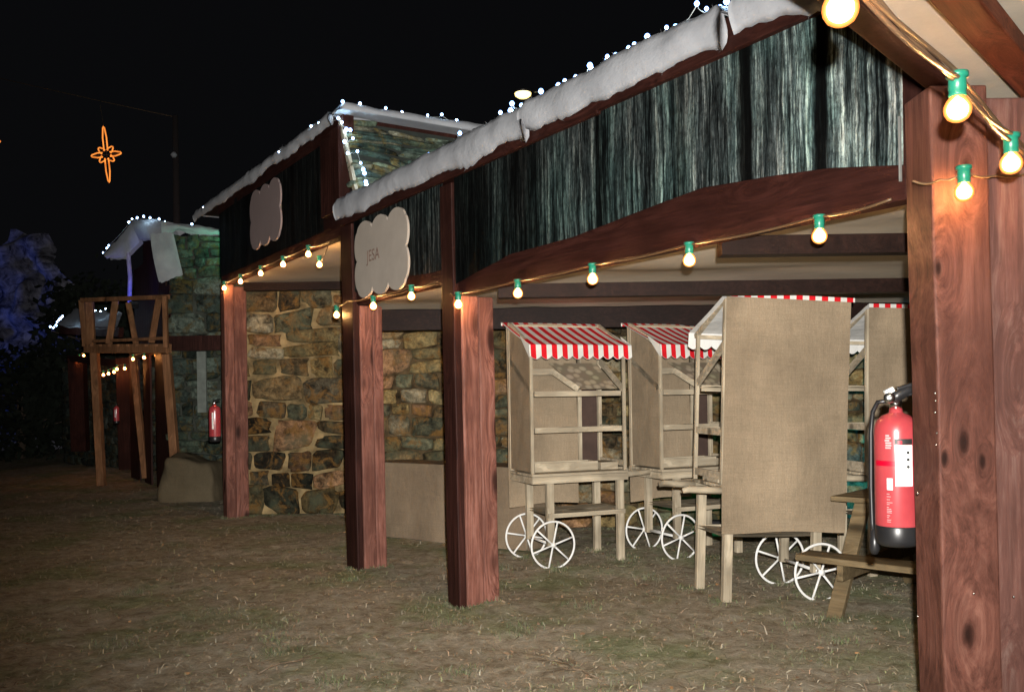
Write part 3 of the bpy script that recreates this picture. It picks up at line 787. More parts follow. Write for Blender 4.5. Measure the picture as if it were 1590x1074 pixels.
# ------------------------------------------------------------------ carts
def scallop(x): return .028 * abs(math.sin(math.pi * (x + .2) / .098)) 
def make_cart(label, M, full_back, L=.68, D=.45, roll=0.0):
    t = thing('market_cart', label, 'cart', M, 'burlap and pine market carts with striped awnings')
    x0, x1 = -.18, .74
    def P(name, m, mat=RAW_WOOD, **k): return m.build(name, mat, t, **k)
    for (x, y) in ((0, 0), (L, 0), (0, D), (L, D)):
        m = MB(); zb = .16 if x == 0 else -.03
        m.box(x - .032, x + .032, y - .024, y + .024, zb, .735); P('leg', m, RAW_POST, bevel=.004)
    m = MB()
    for k in range(4): m.box(x0, x1, -.05 + k * (D + .1) / 4, -.05 + (k + 1) * (D + .1) / 4 - .004, .762, .784)
    P('tabletop', m, bevel=.002)
    m = MB(); m.box(x0, x1, -.052, -.030, .70, .760); m.box(x0, x1, D + .03, D + .052, .70, .760); m.box(x0, x0 + .025, -.03, D + .03, .70, .758); P('apron', m, bevel=.002)
    for y in (0, D):
        m = MB(); m.tube([(x1 + .0, y, .745), (x1 + .12, y, .748), (x1 + .24, y, .752), (x1 + .28, y, .74)], .022, 8, rs=[.03, .026, .026, .018]); P('handle', m, smooth=True)
    # lower shelf, warped boards
    m = MB(); m.grid(lambda u, v: Vector((-.02 + (L + .06) * u, D * v, .425 - .018 * math.sin(u * math.pi) * (1 if v < .5 else .4))), 12, 6)
    m.grid(lambda u, v: Vector((-.02 + (L + .06) * u, D * v, .445 - .018 * math.sin(u * math.pi) * (1 if v < .5 else .4))), 12, 6)
    m.box(-.03, L + .03, -.045, -.026, .405, .442); P('lower_shelf', m)
    # uprights
    for x in (x0 + .015, x1 - .015):
        m = MB(); m.box(x - .018, x + .018, D - .015, D + .02, .785, 2.10); P('upright', m, RAW_POST, bevel=.003)
        m = MB(); m.box(x - .014, x + .014, -.03, -.005, .785, 1.87); P('upright', m, RAW_POST, bevel=.003)
        m = MB(); m.bar((x, -.06, 1.85), (x, D + .0, 2.09), .024, .035); P('roof_rail', m)
        m = MB(); m.bar((x, -.0, 1.50), (x, D - .02, 1.76), .022, .05); P('brace', m)
        for z in (1.175, .87):
            m = MB(); m.box(x - .01, x + .01, -.005, D - .015, z - .05, z); P('side_rail', m)
    m = MB(); m.box(x0 + .03, x1 - .03, -.045, -.02, 1.83, 1.86); m.box(x0 + .03, x1 - .03, D - .01, D + .012, 2.05, 2.085); P('crossbar', m)
    # shelves
    for z, y0 in ((1.485, -.02), (1.175, -.02)):
        m = MB(); m.box(x0 + .045, x1 - .045, y0, y0 + .018, z - .045, z); m.grid(lambda u, v: Vector((x0 + .05 + (x1 - x0 - .1) * u, y0 + .018 + (D * .55) * v, z - .012 - .006 * math.sin(u * 9))), 8, 2); P('shelf', m)
    m = MB(); m.box(x0 + .09, x1 - .22, .10, .12, .786, .865); m.box(x0 + .09, x1 - .22, .26, .28, .786, .865); m.box(x0 + .09, x0 + .11, .12, .26, .786, .864); m.box(x1 - .24, x1 - .22, .12, .26, .786, .864); m.box(x1 - .2, x1 - .03, .08, .34, .786, .85); P('tray', m, bevel=.002)
    # display board
    if not full_back:
        m = MB(); m.box(x0 + .03, .15, D * .5, D * .5 + .018, 1.63, 1.685); P('short_board', m, bevel=.002)
        m = MB(); m.bar((.13, D * .45, 1.665), (.30, .02, 1.50), .018, .05); P('brace', m)
        m = MB(); a, b = Vector((.16, D * .75, 1.74)), Vector((.64, D * .75, 1.74)); c, d = Vector((.32, .02, 1.50)), Vector((x1 - .05, .02, 1.50))
        m.grid(lambda u, v: (a.lerp(b, u)).lerp(c.lerp(d, u), v), 10, 10); P('sloping_board', m, PEBBLE)
    # burlap
    xb = .50 if not full_back else x1 + .02
    m = MB()
    def bf(u, v):
        x = x0 - .01 + (xb - x0 + .01) * u; z = (.46 + .010 * math.sin(x * 7)) + (2.095 - .46) * v
        return Vector((x + .012 * noise.noise(Vector((z * 2, 1, x))) * (1 - v), D + (.078 if full_back else .024) + .009 * noise.noise(Vector((x * 3, z * 3, D))) + (.02 * (1 - v) * math.sin(x * 8)), z))
    m.grid(bf, 24, 36)
    if not full_back:
        m.grid(lambda u, v: Vector((xb + .01 + (x1 - xb) * u, D + .024, 1.55 + .54 * v)), 4, 6)
    P('burlap_back', m, BURLAP, smooth=True)
    if not full_back:
        m = MB(); m.box(.50, .535, D - .012, D + .01, .80, 2.05); P('slat', m, RAW_POST); m = MB(); m.box(.545, x1 - .02, D + .03, D + .04, .80, 1.56); P('opening_shade_board', m, OPENING_SHADE)  # dark sheet painting the shade inside the cart's openings
        m = MB(); m.grid(lambda u, v: Vector((x0 + .004, -.005 + (D - .01) * u, (.80) + (1.87 + .22 * u - .80) * v * .98)), 6, 12); P('burlap_side', m, BURLAP)
    # awning
    ax0, ax1 = x0 - .03, x1 + .03
    n = int((ax1 - ax0) / .0098)
    def aw(off):
        def f(u, v):
            x = ax0 + (ax1 - ax0) * u
            return Vector((x, (D + .095) + (-.085 - D - .095) * v, 2.115 - .235 * v - off - .008 * math.sin(v * math.pi)))
        return f
    m = MB(); m.grid(aw(0), 40, 8)
    m.grid(lambda u, v: Vector((ax0 + (ax1 - ax0) * u, -.087 - .01 * v, 1.88 - v * (.095 + scallop(ax0 + (ax1 - ax0) * u)))), n, 3)
    m.grid(lambda u, v: Vector((ax0 + (ax1 - ax0) * u, D + .097, 2.115 - v * (.030))), 20, 1)
    for xe in (ax0, ax1):
        m.grid(lambda u, v: Vector((xe, -.085 + (D * .42) * u, 1.88 + .21 * .42 * u - v * (.11 * (1 - u * .9)))), 6, 2) if not full_back else None
    P('awning', m, STRIPES, smooth=False)
    m = MB(); m.grid(aw(.004), 20, 6)
    m.grid(lambda u, v: Vector((ax0 + .002 + (ax1 - ax0 - .004) * u, -.083 - .01 * v, 1.878 - v * (.095 + scallop(ax0 + (ax1 - ax0) * u)))), n, 3)
    P('awning_lining', m, WHITE_CLOTH)
    # wheels
    for y, ph in ((-.055, .3), (D + .075, .85)):
        m = MB(); r = .20; c = Vector((0, y, .178))
        m.tube([c + Vector((r * math.cos(a), 0, r * math.sin(a))) for a in [2 * math.pi * k / 40 for k in range(40)]], .0095, 8, closed=True)
        for k in range(6):
            a = ph + k * math.pi / 3; m.tube([c, c + Vector((r * math.cos(a), 0, r * math.sin(a)))], .0085, 6)
        m.tube([c - Vector((0, .02, 0)), c + Vector((0, .02, 0))], .022, 12)
        P('wheel', m, IRON, smooth=True)
    m = MB(); m.tube([(0, -.05, .178), (0, D + .07, .178)], .012, 8); P('axle', m, IRON, smooth=True)
    return t

def pebble():
    mm, nt, bs = new_mat('pebble_print')
    v = coords(nt); vo = N(nt, 'ShaderNodeTexVoronoi', Scale=13); nt.links.new(v, vo.inputs['Vector'])
    c = ramp(nt, vo.outputs['Distance'], [(.0, (.40, .34, .24)), (.35, (.34, .28, .19)), (.55, (.19, .15, .10))])
    c = mix(nt, c, vo.outputs['Color'], .04, 'OVERLAY')
    nt.links.new(c, bs.inputs['Base Color']); bs.inputs['Roughness'].default_value = .9
    return mm
PEBBLE = pebble()
OPENING_SHADE = plain('opening_shade_brown', (.055, .032, .024), .9)
make_cart('leftmost market cart, open front facing out with red striped awning and two white spoked wheels', mat_of((.31, 7.72, 0), R(22)), False)
make_cart('second market cart from the left, its striped awning overlapped by the big burlap-backed cart', mat_of((1.45, 8.02, 0), R(25)), False)
make_cart('large market cart turned away, showing its full burlap back and tilted wheels', mat_of((2.135, 6.42, 0), R(192), R(-2.2)) @ Matrix.Translation((0, -.45, 0)) , True)
make_cart('market cart at the far right with burlap back half hidden behind the corner post', mat_of((3.50, 7.25, 0), R(190), R(-1)) @ Matrix.Translation((0, -.45, 0)), True)

# burlap covered counter
tc_ = thing('counter', 'low counter covered in plain burlap between the stall post and the first cart', 'counter', mat_of((-1.47, 9.55, 0), math.atan2(8.45 - 9.55, 1.55)))
m = MB()
Lc = 1.95
def sk(u, v):
    x = Lc * u; z = .77 * v + .005
    return Vector((x, -.03 * (1 - v) * (1 + math.sin(x * 9) * .6) + .01 * noise.noise(Vector((x * 4, z * 3, 0))), z))
m.grid(sk, 50, 16); m.grid(lambda u, v: Vector((Lc * u, .45 * v, .775 + .008 * noise.noise(Vector((u * 6, v * 3, 0))))), 20, 6)
m.grid(lambda u, v: Vector((Lc + .004, .45 * u, .77 * v)), 6, 6)
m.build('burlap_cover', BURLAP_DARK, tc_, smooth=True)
m = MB(); m.box(.01, Lc - .01, .02, .44, .74, .77); m.build('board', RAW_WOOD, tc_)
for x in (.05, Lc - .1):
    m = MB(); m.box(x, x + .05, .05, .40, 0, .739); m.build('trestle', RAW_POST, tc_)

# ------------------------------------------------------------------ picnic table
pt = thing('picnic_table', 'yellow-brown wooden picnic table with bench poking out left of the corner post', 'picnic table', mat_of((1.87, 5.92, 0), R(-43)))
def PT(name, m, **k): return m.build(name, TABLE_WOOD, pt, bevel=.005, **k)
m = MB(); m.box(-.02, 1.5, -.02, .20, .345, .385); PT('bench_seat', m)
m = MB(); m.box(-.02, 1.5, 1.25, 1.47, .345, .385); PT('bench_seat', m)
m = MB()
for k in range(5): m.box(.05, 1.55, .38 + k * .14, .38 + k * .14 + .135, .70, .735)
PT('tabletop', m)
for x in (.22, 1.25):
    m = MB(); m.bar((x, .02, -.02), (x, .52, .695), .045, .10, up=Vector((1, 0, 0))); PT('leg', m)
    m = MB(); m.bar((x, 1.43, -.02), (x, .93, .695), .045, .10, up=Vector((1, 0, 0))); PT('leg', m)
    m = MB(); m.box(x + .03, x + .07, -.0, 1.45, .24, .343); PT('cross_brace', m)

# ------------------------------------------------------------------ fire extinguishers
def extinguisher(label, M, full=True):
    t = thing('fire_extinguisher', label, 'extinguisher', M, 'red fire extinguishers hung on posts')
    r = .083
    m = MB(); m.lathe([(r * .96, .045), (r, .06), (r, .42), (r * .97, .445), (r * .86, .468), (r * .62, .487), (r * .34, .497), (.026, .50), (.024, .515)], 40); m.build('cylinder', REDP, t, smooth=True)
    m = MB(); m.lathe([(r * .80, -.025), (r * .96, -.015), (r * 1.01, .0), (r * 1.01, .052), (r * .985, .056)], 40); m.build('base_cup', BLACK, t, smooth=True)
    m = MB(); m.lathe([(.022, .513), (.024, .54), (.018, .556), (.018, .575)], 20); m.build('valve', CHROME, t, smooth=True)
    if not full: 
        m = MB(); m.bar((0, 0, .57), (.09, -.03, .585), .03, .018); m.build('handle', BLACK, t)
        def lab(nm, mat, a0, a1, z0, z1, rr):
            mm = MB(); mm.grid(lambda u, v: Vector((rr * math.sin(a0 + (a1 - a0) * u), -rr * math.cos(a0 + (a1 - a0) * u), z0 + (z1 - z0) * v)), 10, 2); return mm.build(nm, mat, t, smooth=True)
        lab('label', LABEL, -.18, .12, .16, .40, r + .0015)  # white strip painting the flash highlight down the cylinder
        return t
    # valve head, gauge, levers
    m = MB(); m.tube([(-.02, -.01, .545), (.0, -.012, .566), (.035, -.015, .585), (.085, -.02, .59)], .02, 10, rs=[.022, .026, .026, .02]); m.build('lever_body', BLACK, t, smooth=True)
    m = MB(); m.bar((-.005, -.018, .592), (.11, -.03, .625), .026, .012); m.bar((.0, -.018, .568), (.11, -.03, .572), .026, .010); m.build('handle', BLACK, t, bevel=.003)
    m = MB(); m.lathe([(.001, -.012), (.02, -.012), (.021, .008), (.018, .012), (.001, .012)], 24, Matrix.Translation((-.038, -.03, .557)) @ Matrix.Rotation(R(90), 4, 'X') @ Matrix.Rotation(R(-20), 4, 'Y')); m.build('pressure_gauge', CHROME, t, smooth=True)
    m = MB(); m.bar((-.05, -.02, .575), (-.018, -.02, .592), .022, .02); m.build('safety_clip', LABEL, t, bevel=.003)
    m = MB(); m.tube([(-.022, .01, .545), (-.055, .04, .54), (-.068, .06, .50), (-.072, .07, .42), (-.074, .072, .2), (-.072, .07, .05), (-.07, .065, -.0)], .009, 10); m.build('hose', BLACK, t, smooth=True)
    m = MB(); m.lathe([(.012, -.10), (.02, -.08), (.016, 0)], 16, Matrix.Translation((-.066, .065, .03))); m.build('nozzle', BLACK, t, smooth=True)
    def patch(nm, mat, a0, a1, z0, z1, rr, n=14):
        mm = MB(); mm.grid(lambda u, v: Vector((rr * math.sin(a0 + (a1 - a0) * u), -rr * math.cos(a0 + (a1 - a0) * u), z0 + (z1 - z0) * v)), n, 2); return mm.build(nm, mat, t, smooth=True)
    patch('band', LABEL_RED, -1.5, 1.5, .292, .312, r + .0006, 30)
    patch('label', LABEL, -.46, .32, .215, .374, r + .0018)
    patch('label_header', INK, -.48, .32, .3765, .398, r + .0018)
    patch('label_mark', LABEL_RED, -.34, -.16, .377, .391, r + .0028)
    mm = MB()
    for z in (.345, .318, .290):
        mm.lathe([(.0002, 0), (.006, 0), (.006, .0008), (.0002, .0008)], 10, Matrix.Translation(((r + .0022) * math.sin(.10), -(r + .0022) * math.cos(.10), z)) @ Matrix.Rotation(R(90), 4, 'X'))
    mm.build('printed_dots', INK, t)
    mm = MB(); rr = r + .0014
    rnd = random.Random(5)
    def mark(a, z, w, h): mm.grid(lambda u, v: Vector((rr * math.sin(a + w * u), -rr * math.cos(a + w * u), z + h * v)), 2, 1)
    for z0, z1 in ((.36, .41),):
        z = z0
        while z < z1: mark(-.92 + rnd.uniform(0, .04), z, rnd.uniform(.16, .28), .006); z += .0095
    z = .075
    while z < .19: mark(-.86, z, rnd.uniform(.10, .26), .0022); z += rnd.uniform(.006, .012)
    mm.build('side_print', PRINT, t)
    patch('side_label', LABEL, -.84, -.58, .20, .245, r + .0016)
    m = MB(); m.box(.04, .11, .02, .08, .20, .23); m.box(.04, .11, .02, .08, -.02, .0); m.build('wall_bracket', BLACK, t)
    return t
extinguisher('large red fire extinguisher with white label hung on the near corner post', Matrix.Translation(at(1394, 836, 3.42)) @ Matrix.Scale(.96, 4))
extinguisher('small distant red fire extinguisher beside the post of the second stall', Matrix.Translation(at(334, 683, 11.2)) @ Matrix.Scale(.86, 4), False)
extinguisher('tiny red fire extinguisher hanging behind the balcony legs at far left', Matrix.Translation(at(181, 656, 15.3)) @ Matrix.Scale(.55, 4), False)

# ------------------------------------------------------------------ bulbs on cables
def bulb_mesh(r, n=16):
    m = MB(); m.lathe([(r * .42, r * 1.15), (r * .55, r * .95), (r * .8, r * .62), (r * .97, r * .25), (r, -.05 * r), (r * .94, -.38 * r), (r * .75, -.7 * r), (r * .45, -.9 * r), (r * .1, -1.0 * r)][::-1], n)
    return m
def socket_mesh(r):
    m = MB(); m.lathe([(r * .60, r * .95), (r * .66, r * 1.1), (r * .60, r * 1.3), (r * .66, r * 1.5), (r * .62, r * 2.35), (r * .80, r * 2.4), (r * .80, r * 2.75), (r * .4, r * 2.8)], 14)
    return m
proto = {}
def festoon(label, pts, cable_pts, r=.031, far=False, cable_r=.0055, cables=1, lit=False, socket=True):
    t = thing('string_lights', label, 'string lights', Matrix.Translation(pts[0]), 'strings of warm round bulbs')
    org = pts[0]
    key = (r, far)
    if key not in proto: proto[key] = (bulb_mesh(r).build('bulb', BULB_FAR if far else BULB, None, smooth=True), socket_mesh(r).build('socket', GREEN_SOCKET, None, smooth=True)); first = True
    else: first = False
    for p in pts:
        if first: b, s = proto[key]; first = False
        else:
            b = proto[key][0].copy(); COL.objects.link(b); s = proto[key][1].copy() ; COL.objects.link(s)
        b.parent = t; b.location = p - org; s.parent = b; s.location = (0, 0, 0)
    m = MB()
    for c in range(cables):
        cp = []
        for i in range(len(cable_pts) - 1):
            a, b_ = cable_pts[i], cable_pts[i + 1]; n = 12
            for k in range(n):
                q = a.lerp(b_, k / n); q.z -= .012 * math.sin(k / n * math.pi)
                if cables > 1:
                    ph = c * 2 * math.pi / cables + (i + k / n) * 3.0
                    q += Vector((.012 * math.cos(ph), .006 * math.cos(ph), .012 * math.sin(ph)))
                cp.append(q - org)
        cp.append(cable_pts[-1] - org)
        m.tube(cp, cable_r, 6)
    m.build('cable', CABLE_LIT if lit else CABLE, t, smooth=True)
    return t
def fpt(s, i, z): return fw(s, i, z)
# bay 1 + bay 2 string, in front of the beam's lower edge
S1 = [.064 + .7425 * k for k in range(5)]
pts = [fpt(s, -.035, 2.075 + .004 * math.sin(s * 4)) for s in S1]
festoon('warm bulbs strung under the long front beam of the near stall', pts, [fpt(-.05, -.03, 2.165)] + [fpt(s, -.035, 2.152) for s in S1] + [fpt(3.36, -.035, 2.160)])
S2 = [-.62, -1.31, -2.10]
z2 = [2.20, 2.19, 2.185]
festoon('three warm bulbs under the cloud-signed bay of the near stall', [fpt(s, -.05, z) for s, z in zip(S2, z2)],
        [fpt(-.2, -.05, 2.262)] + [fpt(s, -.05, 2.270) for s in S2[:2]] + [fpt(-1.85, -.05, 2.285), fpt(-2.10, -.05, 2.265)])
S3 = [-2.84, -3.58, -4.33, -5.1, -5.8]
festoon('warm bulbs sloping under the beam of the taller second stall', [fpt(s, -.03, 2.825) for s in S3] + [at(496, 411, 8.6)],
        [at(500, 404, 8.5), fpt(-2.3, -.03, 2.86)] + [fpt(s, -.03, 2.895) for s in S3] + [fpt(-6.0, -.03, 2.90)])
# near canopy string
NB = [at(1305, 14, 1.45), at(1487, 170, 1.97), at(1570, 254, 2.43)]
ed = (NB[2] - NB[0]); ed.z = 0; ed.normalize()
cz = [p + Vector((0, 0, .072)) for p in NB]
festoon('three large warm bulbs hanging closest to the camera from the canopy cable at top right', NB, [cz[0] - ed * .9, cz[0], cz[1], cz[2], cz[2] + ed * .9], r=.029, cables=3, cable_r=.0055, lit=True)
nb = at(1497, 298, 2.97)
festoon('single warm bulb glowing in front of the near corner post', [nb], [at(1417, 281, 3.0), at(1460, 279, 2.99), nb + Vector((0, 0, .07)), at(1545, 273, 2.98), at(1610, 262, 3.0)], cable_r=.004)
# far strings
for lab, lst, Y in (('row of four warm bulbs at the far left end beyond the balcony', [(111.6, 562), (118, 559.7), (123.4, 555.6), (130, 552)], 20.5),
                    ('low row of warm bulbs seen between the balcony legs', [(152.7, 583), (160.5, 582), (168.5, 580), (177, 577.5), (181.6, 573), (193.7, 572)], 17.5),
                    ('three warm bulbs hanging directly under the balcony floor', [(206.5, 557.4), (223.7, 555), (242.6, 551.6)], 15.6)):
    P_ = [at(x, y, Y - i * .12) for i, (x, y) in enumerate(lst)]
    festoon(lab, P_, [p + Vector((0, 0, .085)) for p in P_], r=.030, far=True)

# ------------------------------------------------------------------ cold fairy lights
ledp = None
def fairy(label, pts, r=.0165, wire_sag=.02):
    global ledp
    org = pts[0]; t = thing('fairy_lights', label, 'fairy lights', Matrix.Translation(org), 'strings of cold white fairy lights')
    for p in pts:
        if ledp is None:
            m = MB(); m.lathe([(.001, -1), (.6, -.8), (1, 0), (.6, .8), (.001, 1)], 10); ledp = m.build('led', LED, None, smooth=True); o = ledp
        else: o = ledp.copy(); COL.objects.link(o)
        k = r * random.uniform(.75, 1.2)
        o.parent = t; o.location = p - org; o.scale = (k, k, k)
    m = MB(); cp = []
    for a, b in zip(pts, pts[1:]):
        for k in range(5):
            q = a.lerp(b, k / 5) - org; q.z -= wire_sag * math.sin(k / 5 * math.pi) + .008; q += Vector([random.uniform(-.006, .006) for _ in range(3)]); cp.append(q)
    cp.append(pts[-1] - org - Vector((0, 0, .008)))
    m.tube(cp, .0022, 4); m.build('wire', CLEAR_WIRE, t)
    return t
def facpt(x, y, o): 
    l = onfac(x, y, o); return MF @ l
LA = [(555,301),(564,297),(576,296),(586,288),(591,285),(600,280),(608,274),(621,264),(627,263),(666,240),(683,233),(693,229),(714,207),(726,211),(759,196),(777,175),(779,184),(793,172),(795,161),(810,164)]
LB = [(840,142),(849,149),(867,133),(877,126),(894,120),(916,102),(918,107),(943,88),(942,94),(956,86),(976,75),(985,69),(997,69),(1005,57),(1035,43),(1049,42),(1082,6),(1097,14),(1118,12),(1128,3)]
fairy('cold white fairy lights along the snow above the cloud sign of the near stall', [facpt(x, y, .02) for x, y in LA])
fairy('cold white fairy lights on the near stall snow right of the street lamp', [facpt(x, y, .02) for x, y in LB], r=.0145)
fairy('sparse white fairy lights on the slanting snow of the second stall', [facpt(x, y, .1) for x, y in [(316, 322), (433, 236), (483, 196), (495, 191), (525, 183)]], r=.014)
def ongab(x, y, s=-2.0):
    """point on the vertical side plane at stall coordinate s"""
    d = ray(x, y); O = FO + FA * s
    i = (O.y * d.x - O.x) / (FI.x - FI.y * d.x); Y = O.y + FI.y * i
    return Vector((d.x * Y, Y, H + d.z * Y))
fairy('white fairy lights along the ridge snow above the slates', [ongab(x, y, -1.95) for x, y in [(532,158),(559,161),(599,168),(624,175),(664,179),(686,178),(709,187)]])
fairy('double string of white fairy lights dropping down the slate side', [ongab(x, y, -1.62 - .35 * (300 - y) / 110) for x, y in [(551,174),(535,181),(525,184),(531,190),(538,201),(544,202),(548,215),(535,220),(540,238),(555,235),(560,253),(564,263),(566,269),(568,282),(569,287)]], wire_sag=0)
fairy('white fairy lights over the snow peak of the stone hut behind the balcony', [at(x, y, 14.6) for x, y in [(160,392),(166,385),(169,381),(200,345),(205,340),(213,338),(223,336),(233,338),(247,340),(256,344),(298,348)]], r=.017)
fairy('curl of white fairy lights at the far left hut roof', [at(x, y, 19.5) for x, y in [(78,507),(83,508.5),(87,505),(88.5,500),(91,497),(93,495),(95,493),(97,491)]], r=.022)
fairy('small run of white fairy lights seen through the balcony railing', [at(x, y, 19.5) for x, y in [(148,482),(156,483),(164,479),(166,499),(155,507),(148,510)]], r=.02)

# ------------------------------------------------------------------ canopy over the camera (top right)
e3 = Vector((.655, .755, 0)).normalized(); pr = Vector((e3.y, -e3.x, 0))
A0 = at(1418, 124, 3.0)
MC = Matrix(((e3.x, -pr.x, 0, A0.x), (e3.y, -pr.y, 0, A0.y), (0, 0, 1, A0.z), (0, 0, 0, 1)))
cn = thing('canopy', 'canvas canopy with red-brown beams running overhead in the top right corner', 'canopy', MC)
m = MB(); m.box(-3.6, .95, -.085, 0, 0, .045); m.build('beam', DARK_WOOD, cn, bevel=.006)
m = MB(); m.box(-3.6, .95, -.345, -.245, -.03, .033); m.build('beam', CANOPY_WOOD, cn, bevel=.006)
m = MB(); m.grid(lambda u, v: Vector((-3.6 + 4.5 * u, -.02 - 1.9 * v, .040 + .006 * noise.noise(Vector((u * 9, v * 9, 0))))), 40, 20); m.build('canvas', CANVAS, cn, smooth=True)
for k in (-3.55,):
    m = MB(); m.box(k, k + .14, -1.9, -1.76, -A0.z, .03); m.build('post', DARK_WOOD, cn)
    m = MB(); m.box(k, k + .14, -.16, -.02, -A0.z, -.003); m.build('post', DARK_WOOD, cn)

# ------------------------------------------------------------------ stone hut C, balcony, mound
Yc = 14.3
c0 = at(266, 640, Yc); c1 = at(352, 640, Yc)
hut = thing('stone_hut', 'small stone hut with drooping snow roof behind the wooden balcony', 'hut', Matrix.Translation((c0.x, Yc, 0)))
W = 2.2
hC = at(300, 366, Yc).z
m = MB(); m.box(0, W, .03, .3, 0, hC); m.build('wall', MORTAR_GREY, hut)
m = MB(); rubble(m, W, hC, (.12, .3), (.16, .5), GREY, relief=(.03, .07)); m.build('stonework', STONE_GREY, hut, smooth=True, colors=True)
def HL(x, y, Y=Yc): return at(x, y, Y) - Vector((c0.x, Yc, 0))
# dark boarded front running away to the left along the stall line
fd = Vector((-FA.x, -FA.y, 0))
def hp(t, z): return Vector((fd.x * t, fd.y * t, z))
m = MB()
for k in range(24):
    t0 = k * .15; t1 = t0 + .142
    zt = 3.3 if k < 2 else (4.0 if k < 4 else (4.25 if k < 14 else (3.9 if k < 20 else 2.4)))
    z0, zt2 = (2.25, zt) if k in (8, 9, 10, 15, 16, 17) else (0, zt)
    a, b = hp(t0, z0), hp(t1, z0); c, d = hp(t1, zt2), hp(t0, zt2); o = Vector((FI.x, FI.y, 0)) * .03
    m.add([a, b, c, d, a + o, b + o, c + o, d + o], [(0, 1, 2, 3), (7, 6, 5, 4), (0, 4, 5, 1), (2, 6, 7, 3), (1, 5, 6, 2), (0, 3, 7, 4)])
m.build('boarded_front', DARK_WOOD, hut)
m = MB(); m.box(-.05, W, -.16, -.07, HL(300, 545).z, HL(300, 522).z); m.build('lintel', DARK_WOOD, hut)
m = MB(); a, b = HL(318, 640), HL(318, 546); m.box(a.x - .07, a.x + .07, -.13, -.085, a.z, b.z); m.build('plank', plain('grey_plank', (.16, .18, .16), .9), hut)
# snow roof of the hut: ridge strip to the right, front slopes, hanging slab
def slab(pts, th, name, seed):
    """thick quilted sheet between two pixel-surveyed polylines (upper, lower)"""
    up, lo = pts
    m = MB(); n = 28; nv = 8
    def ev(pl, u):
        k = u * (len(pl) - 1); i = min(int(k), len(pl) - 2); return pl[i].lerp(pl[i + 1], k - i)
    for off in (0, th):
        m.grid(lambda u, v: ev(up, u).lerp(ev(lo, u), v) + Vector((0, off + (-.05 * math.sin(v * math.pi) if off == 0 else 0), .03 * noise.noise(Vector((u * 5, v * 4, seed + off))))), n, nv)
    return m.build(name, SNOW, hut, smooth=True)
slab(([HL(252, 343, 14.25), HL(275, 347, 14.22), HL(310, 350, 14.2), HL(341, 356, 14.2)], [HL(252, 366, 14.22), HL(278, 358, 14.2), HL(310, 365, 14.15), HL(341, 364, 14.15)]), .3, 'ridge_snow', 1)
slab(([HL(204, 343, 15.2), HL(225, 340, 14.8), HL(262, 344, 14.4)], [HL(216, 372, 15.0), HL(234, 370, 14.6), HL(272, 362, 14.3)]), .15, 'roof_snow', 2)
slab(([HL(233, 364, 14.05), HL(266, 360, 14.0)], [HL(247, 438, 13.98), HL(281, 425, 13.98)]), .08, 'hanging_snow', 3)
slab(([HL(162, 394, 15.6), HL(182, 372, 15.4), HL(206, 344, 15.2)], [HL(166, 402, 15.5), HL(192, 400, 15.3), HL(217, 376, 15.1)]), .15, 'eave_snow', 4)
m = MB(); m.tube([HL(199, 392, 15.0), HL(202, 430, 15.05), HL(201, 470, 15.1)], .035, 8); m.build('post', plain('grey_pole', (.25, .22, .22), .9), hut)

bal = thing('balcony', 'raised orange-brown wooden balcony on slanting legs at the far left', 'balcony', Matrix.Translation(at(147, 548, 15.2)))
BO = at(147, 548, 15.2)
def BL(x, y, Y): return at(x, y, Y) - BO
def BP(name, pairs, w, t, label=None):
    m = MB()
    for a, b in pairs: m.bar(a, b, w, t)
    return m.build(name, BALC_WOOD, bal, bevel=.006)
ygl = lambda x, Y: 614.6 - .015 * (x - 795) + H / Y * F
BP('leg', [(BL(147, 548, 15.2), BL(158, 754, 15.0))], .12, .12)
BP('leg', [(BL(206, 552, 16.2), BL(226, 742, 16.1))], .10, .10)
BP('leg', [(BL(259, 550, 14.0), BL(272, 716, 13.95))], .12, .12)
m = MB(); pl = [BL(134, 547, 15.3), BL(262, 547, 14.0), BL(262, 540, 15.2), BL(150, 540, 16.6)]
for p in pl: p.z = -.01
wpoly(pl, .12).build('platform', BALC_WOOD, bal) if False else None
m = MB(); m.bar(BL(134, 541, 15.2), BL(262, 541, 14.0), .10, .14); m.bar(BL(262, 541, 14.05), BL(250, 541, 15.4), .08, .12); m.bar(BL(134, 541, 15.25), BL(160, 543, 16.6), .08, .12); m.bar(BL(160, 543, 16.6), BL(250, 542, 15.4), .08, .12); m.build('platform_frame', BALC_WOOD, bal)
m = MB()
for k in range(9):
    u = k / 9.0; a = BL(134, 536, 15.15).lerp(BL(262, 536, 13.95), u + .005); b = BL(160, 538, 16.6).lerp(BL(250, 537, 15.4), u + .005)
    m.bar(a, b, .15, .03)
m.build('floor_board', BALC_WOOD, bal)
BP('rail', [(BL(126, 466, 15.2), BL(262, 461, 14.0))], .05, .07)
BP('rail', [(BL(140, 530, 15.15), BL(256, 525, 13.98))], .04, .05)
BP('rail_post', [(BL(127, 466, 15.3), BL(133, 538, 15.3))], .09, .07)
BP('rail_post', [(BL(139, 464, 15.15), BL(142, 540, 15.12))], .13, .07)
BP('rail_post', [(BL(256, 460, 13.95), BL(258, 540, 13.95))], .07, .07)
BP('slat', [(BL(180, 463, 14.78), BL(169, 534, 14.8))], .11, .03)
BP('slat', [(BL(199, 470, 14.6), BL(211, 534, 14.45))], .09, .03)
BP('slat', [(BL(247, 462, 14.12), BL(235, 532, 14.22))], .11, .03)

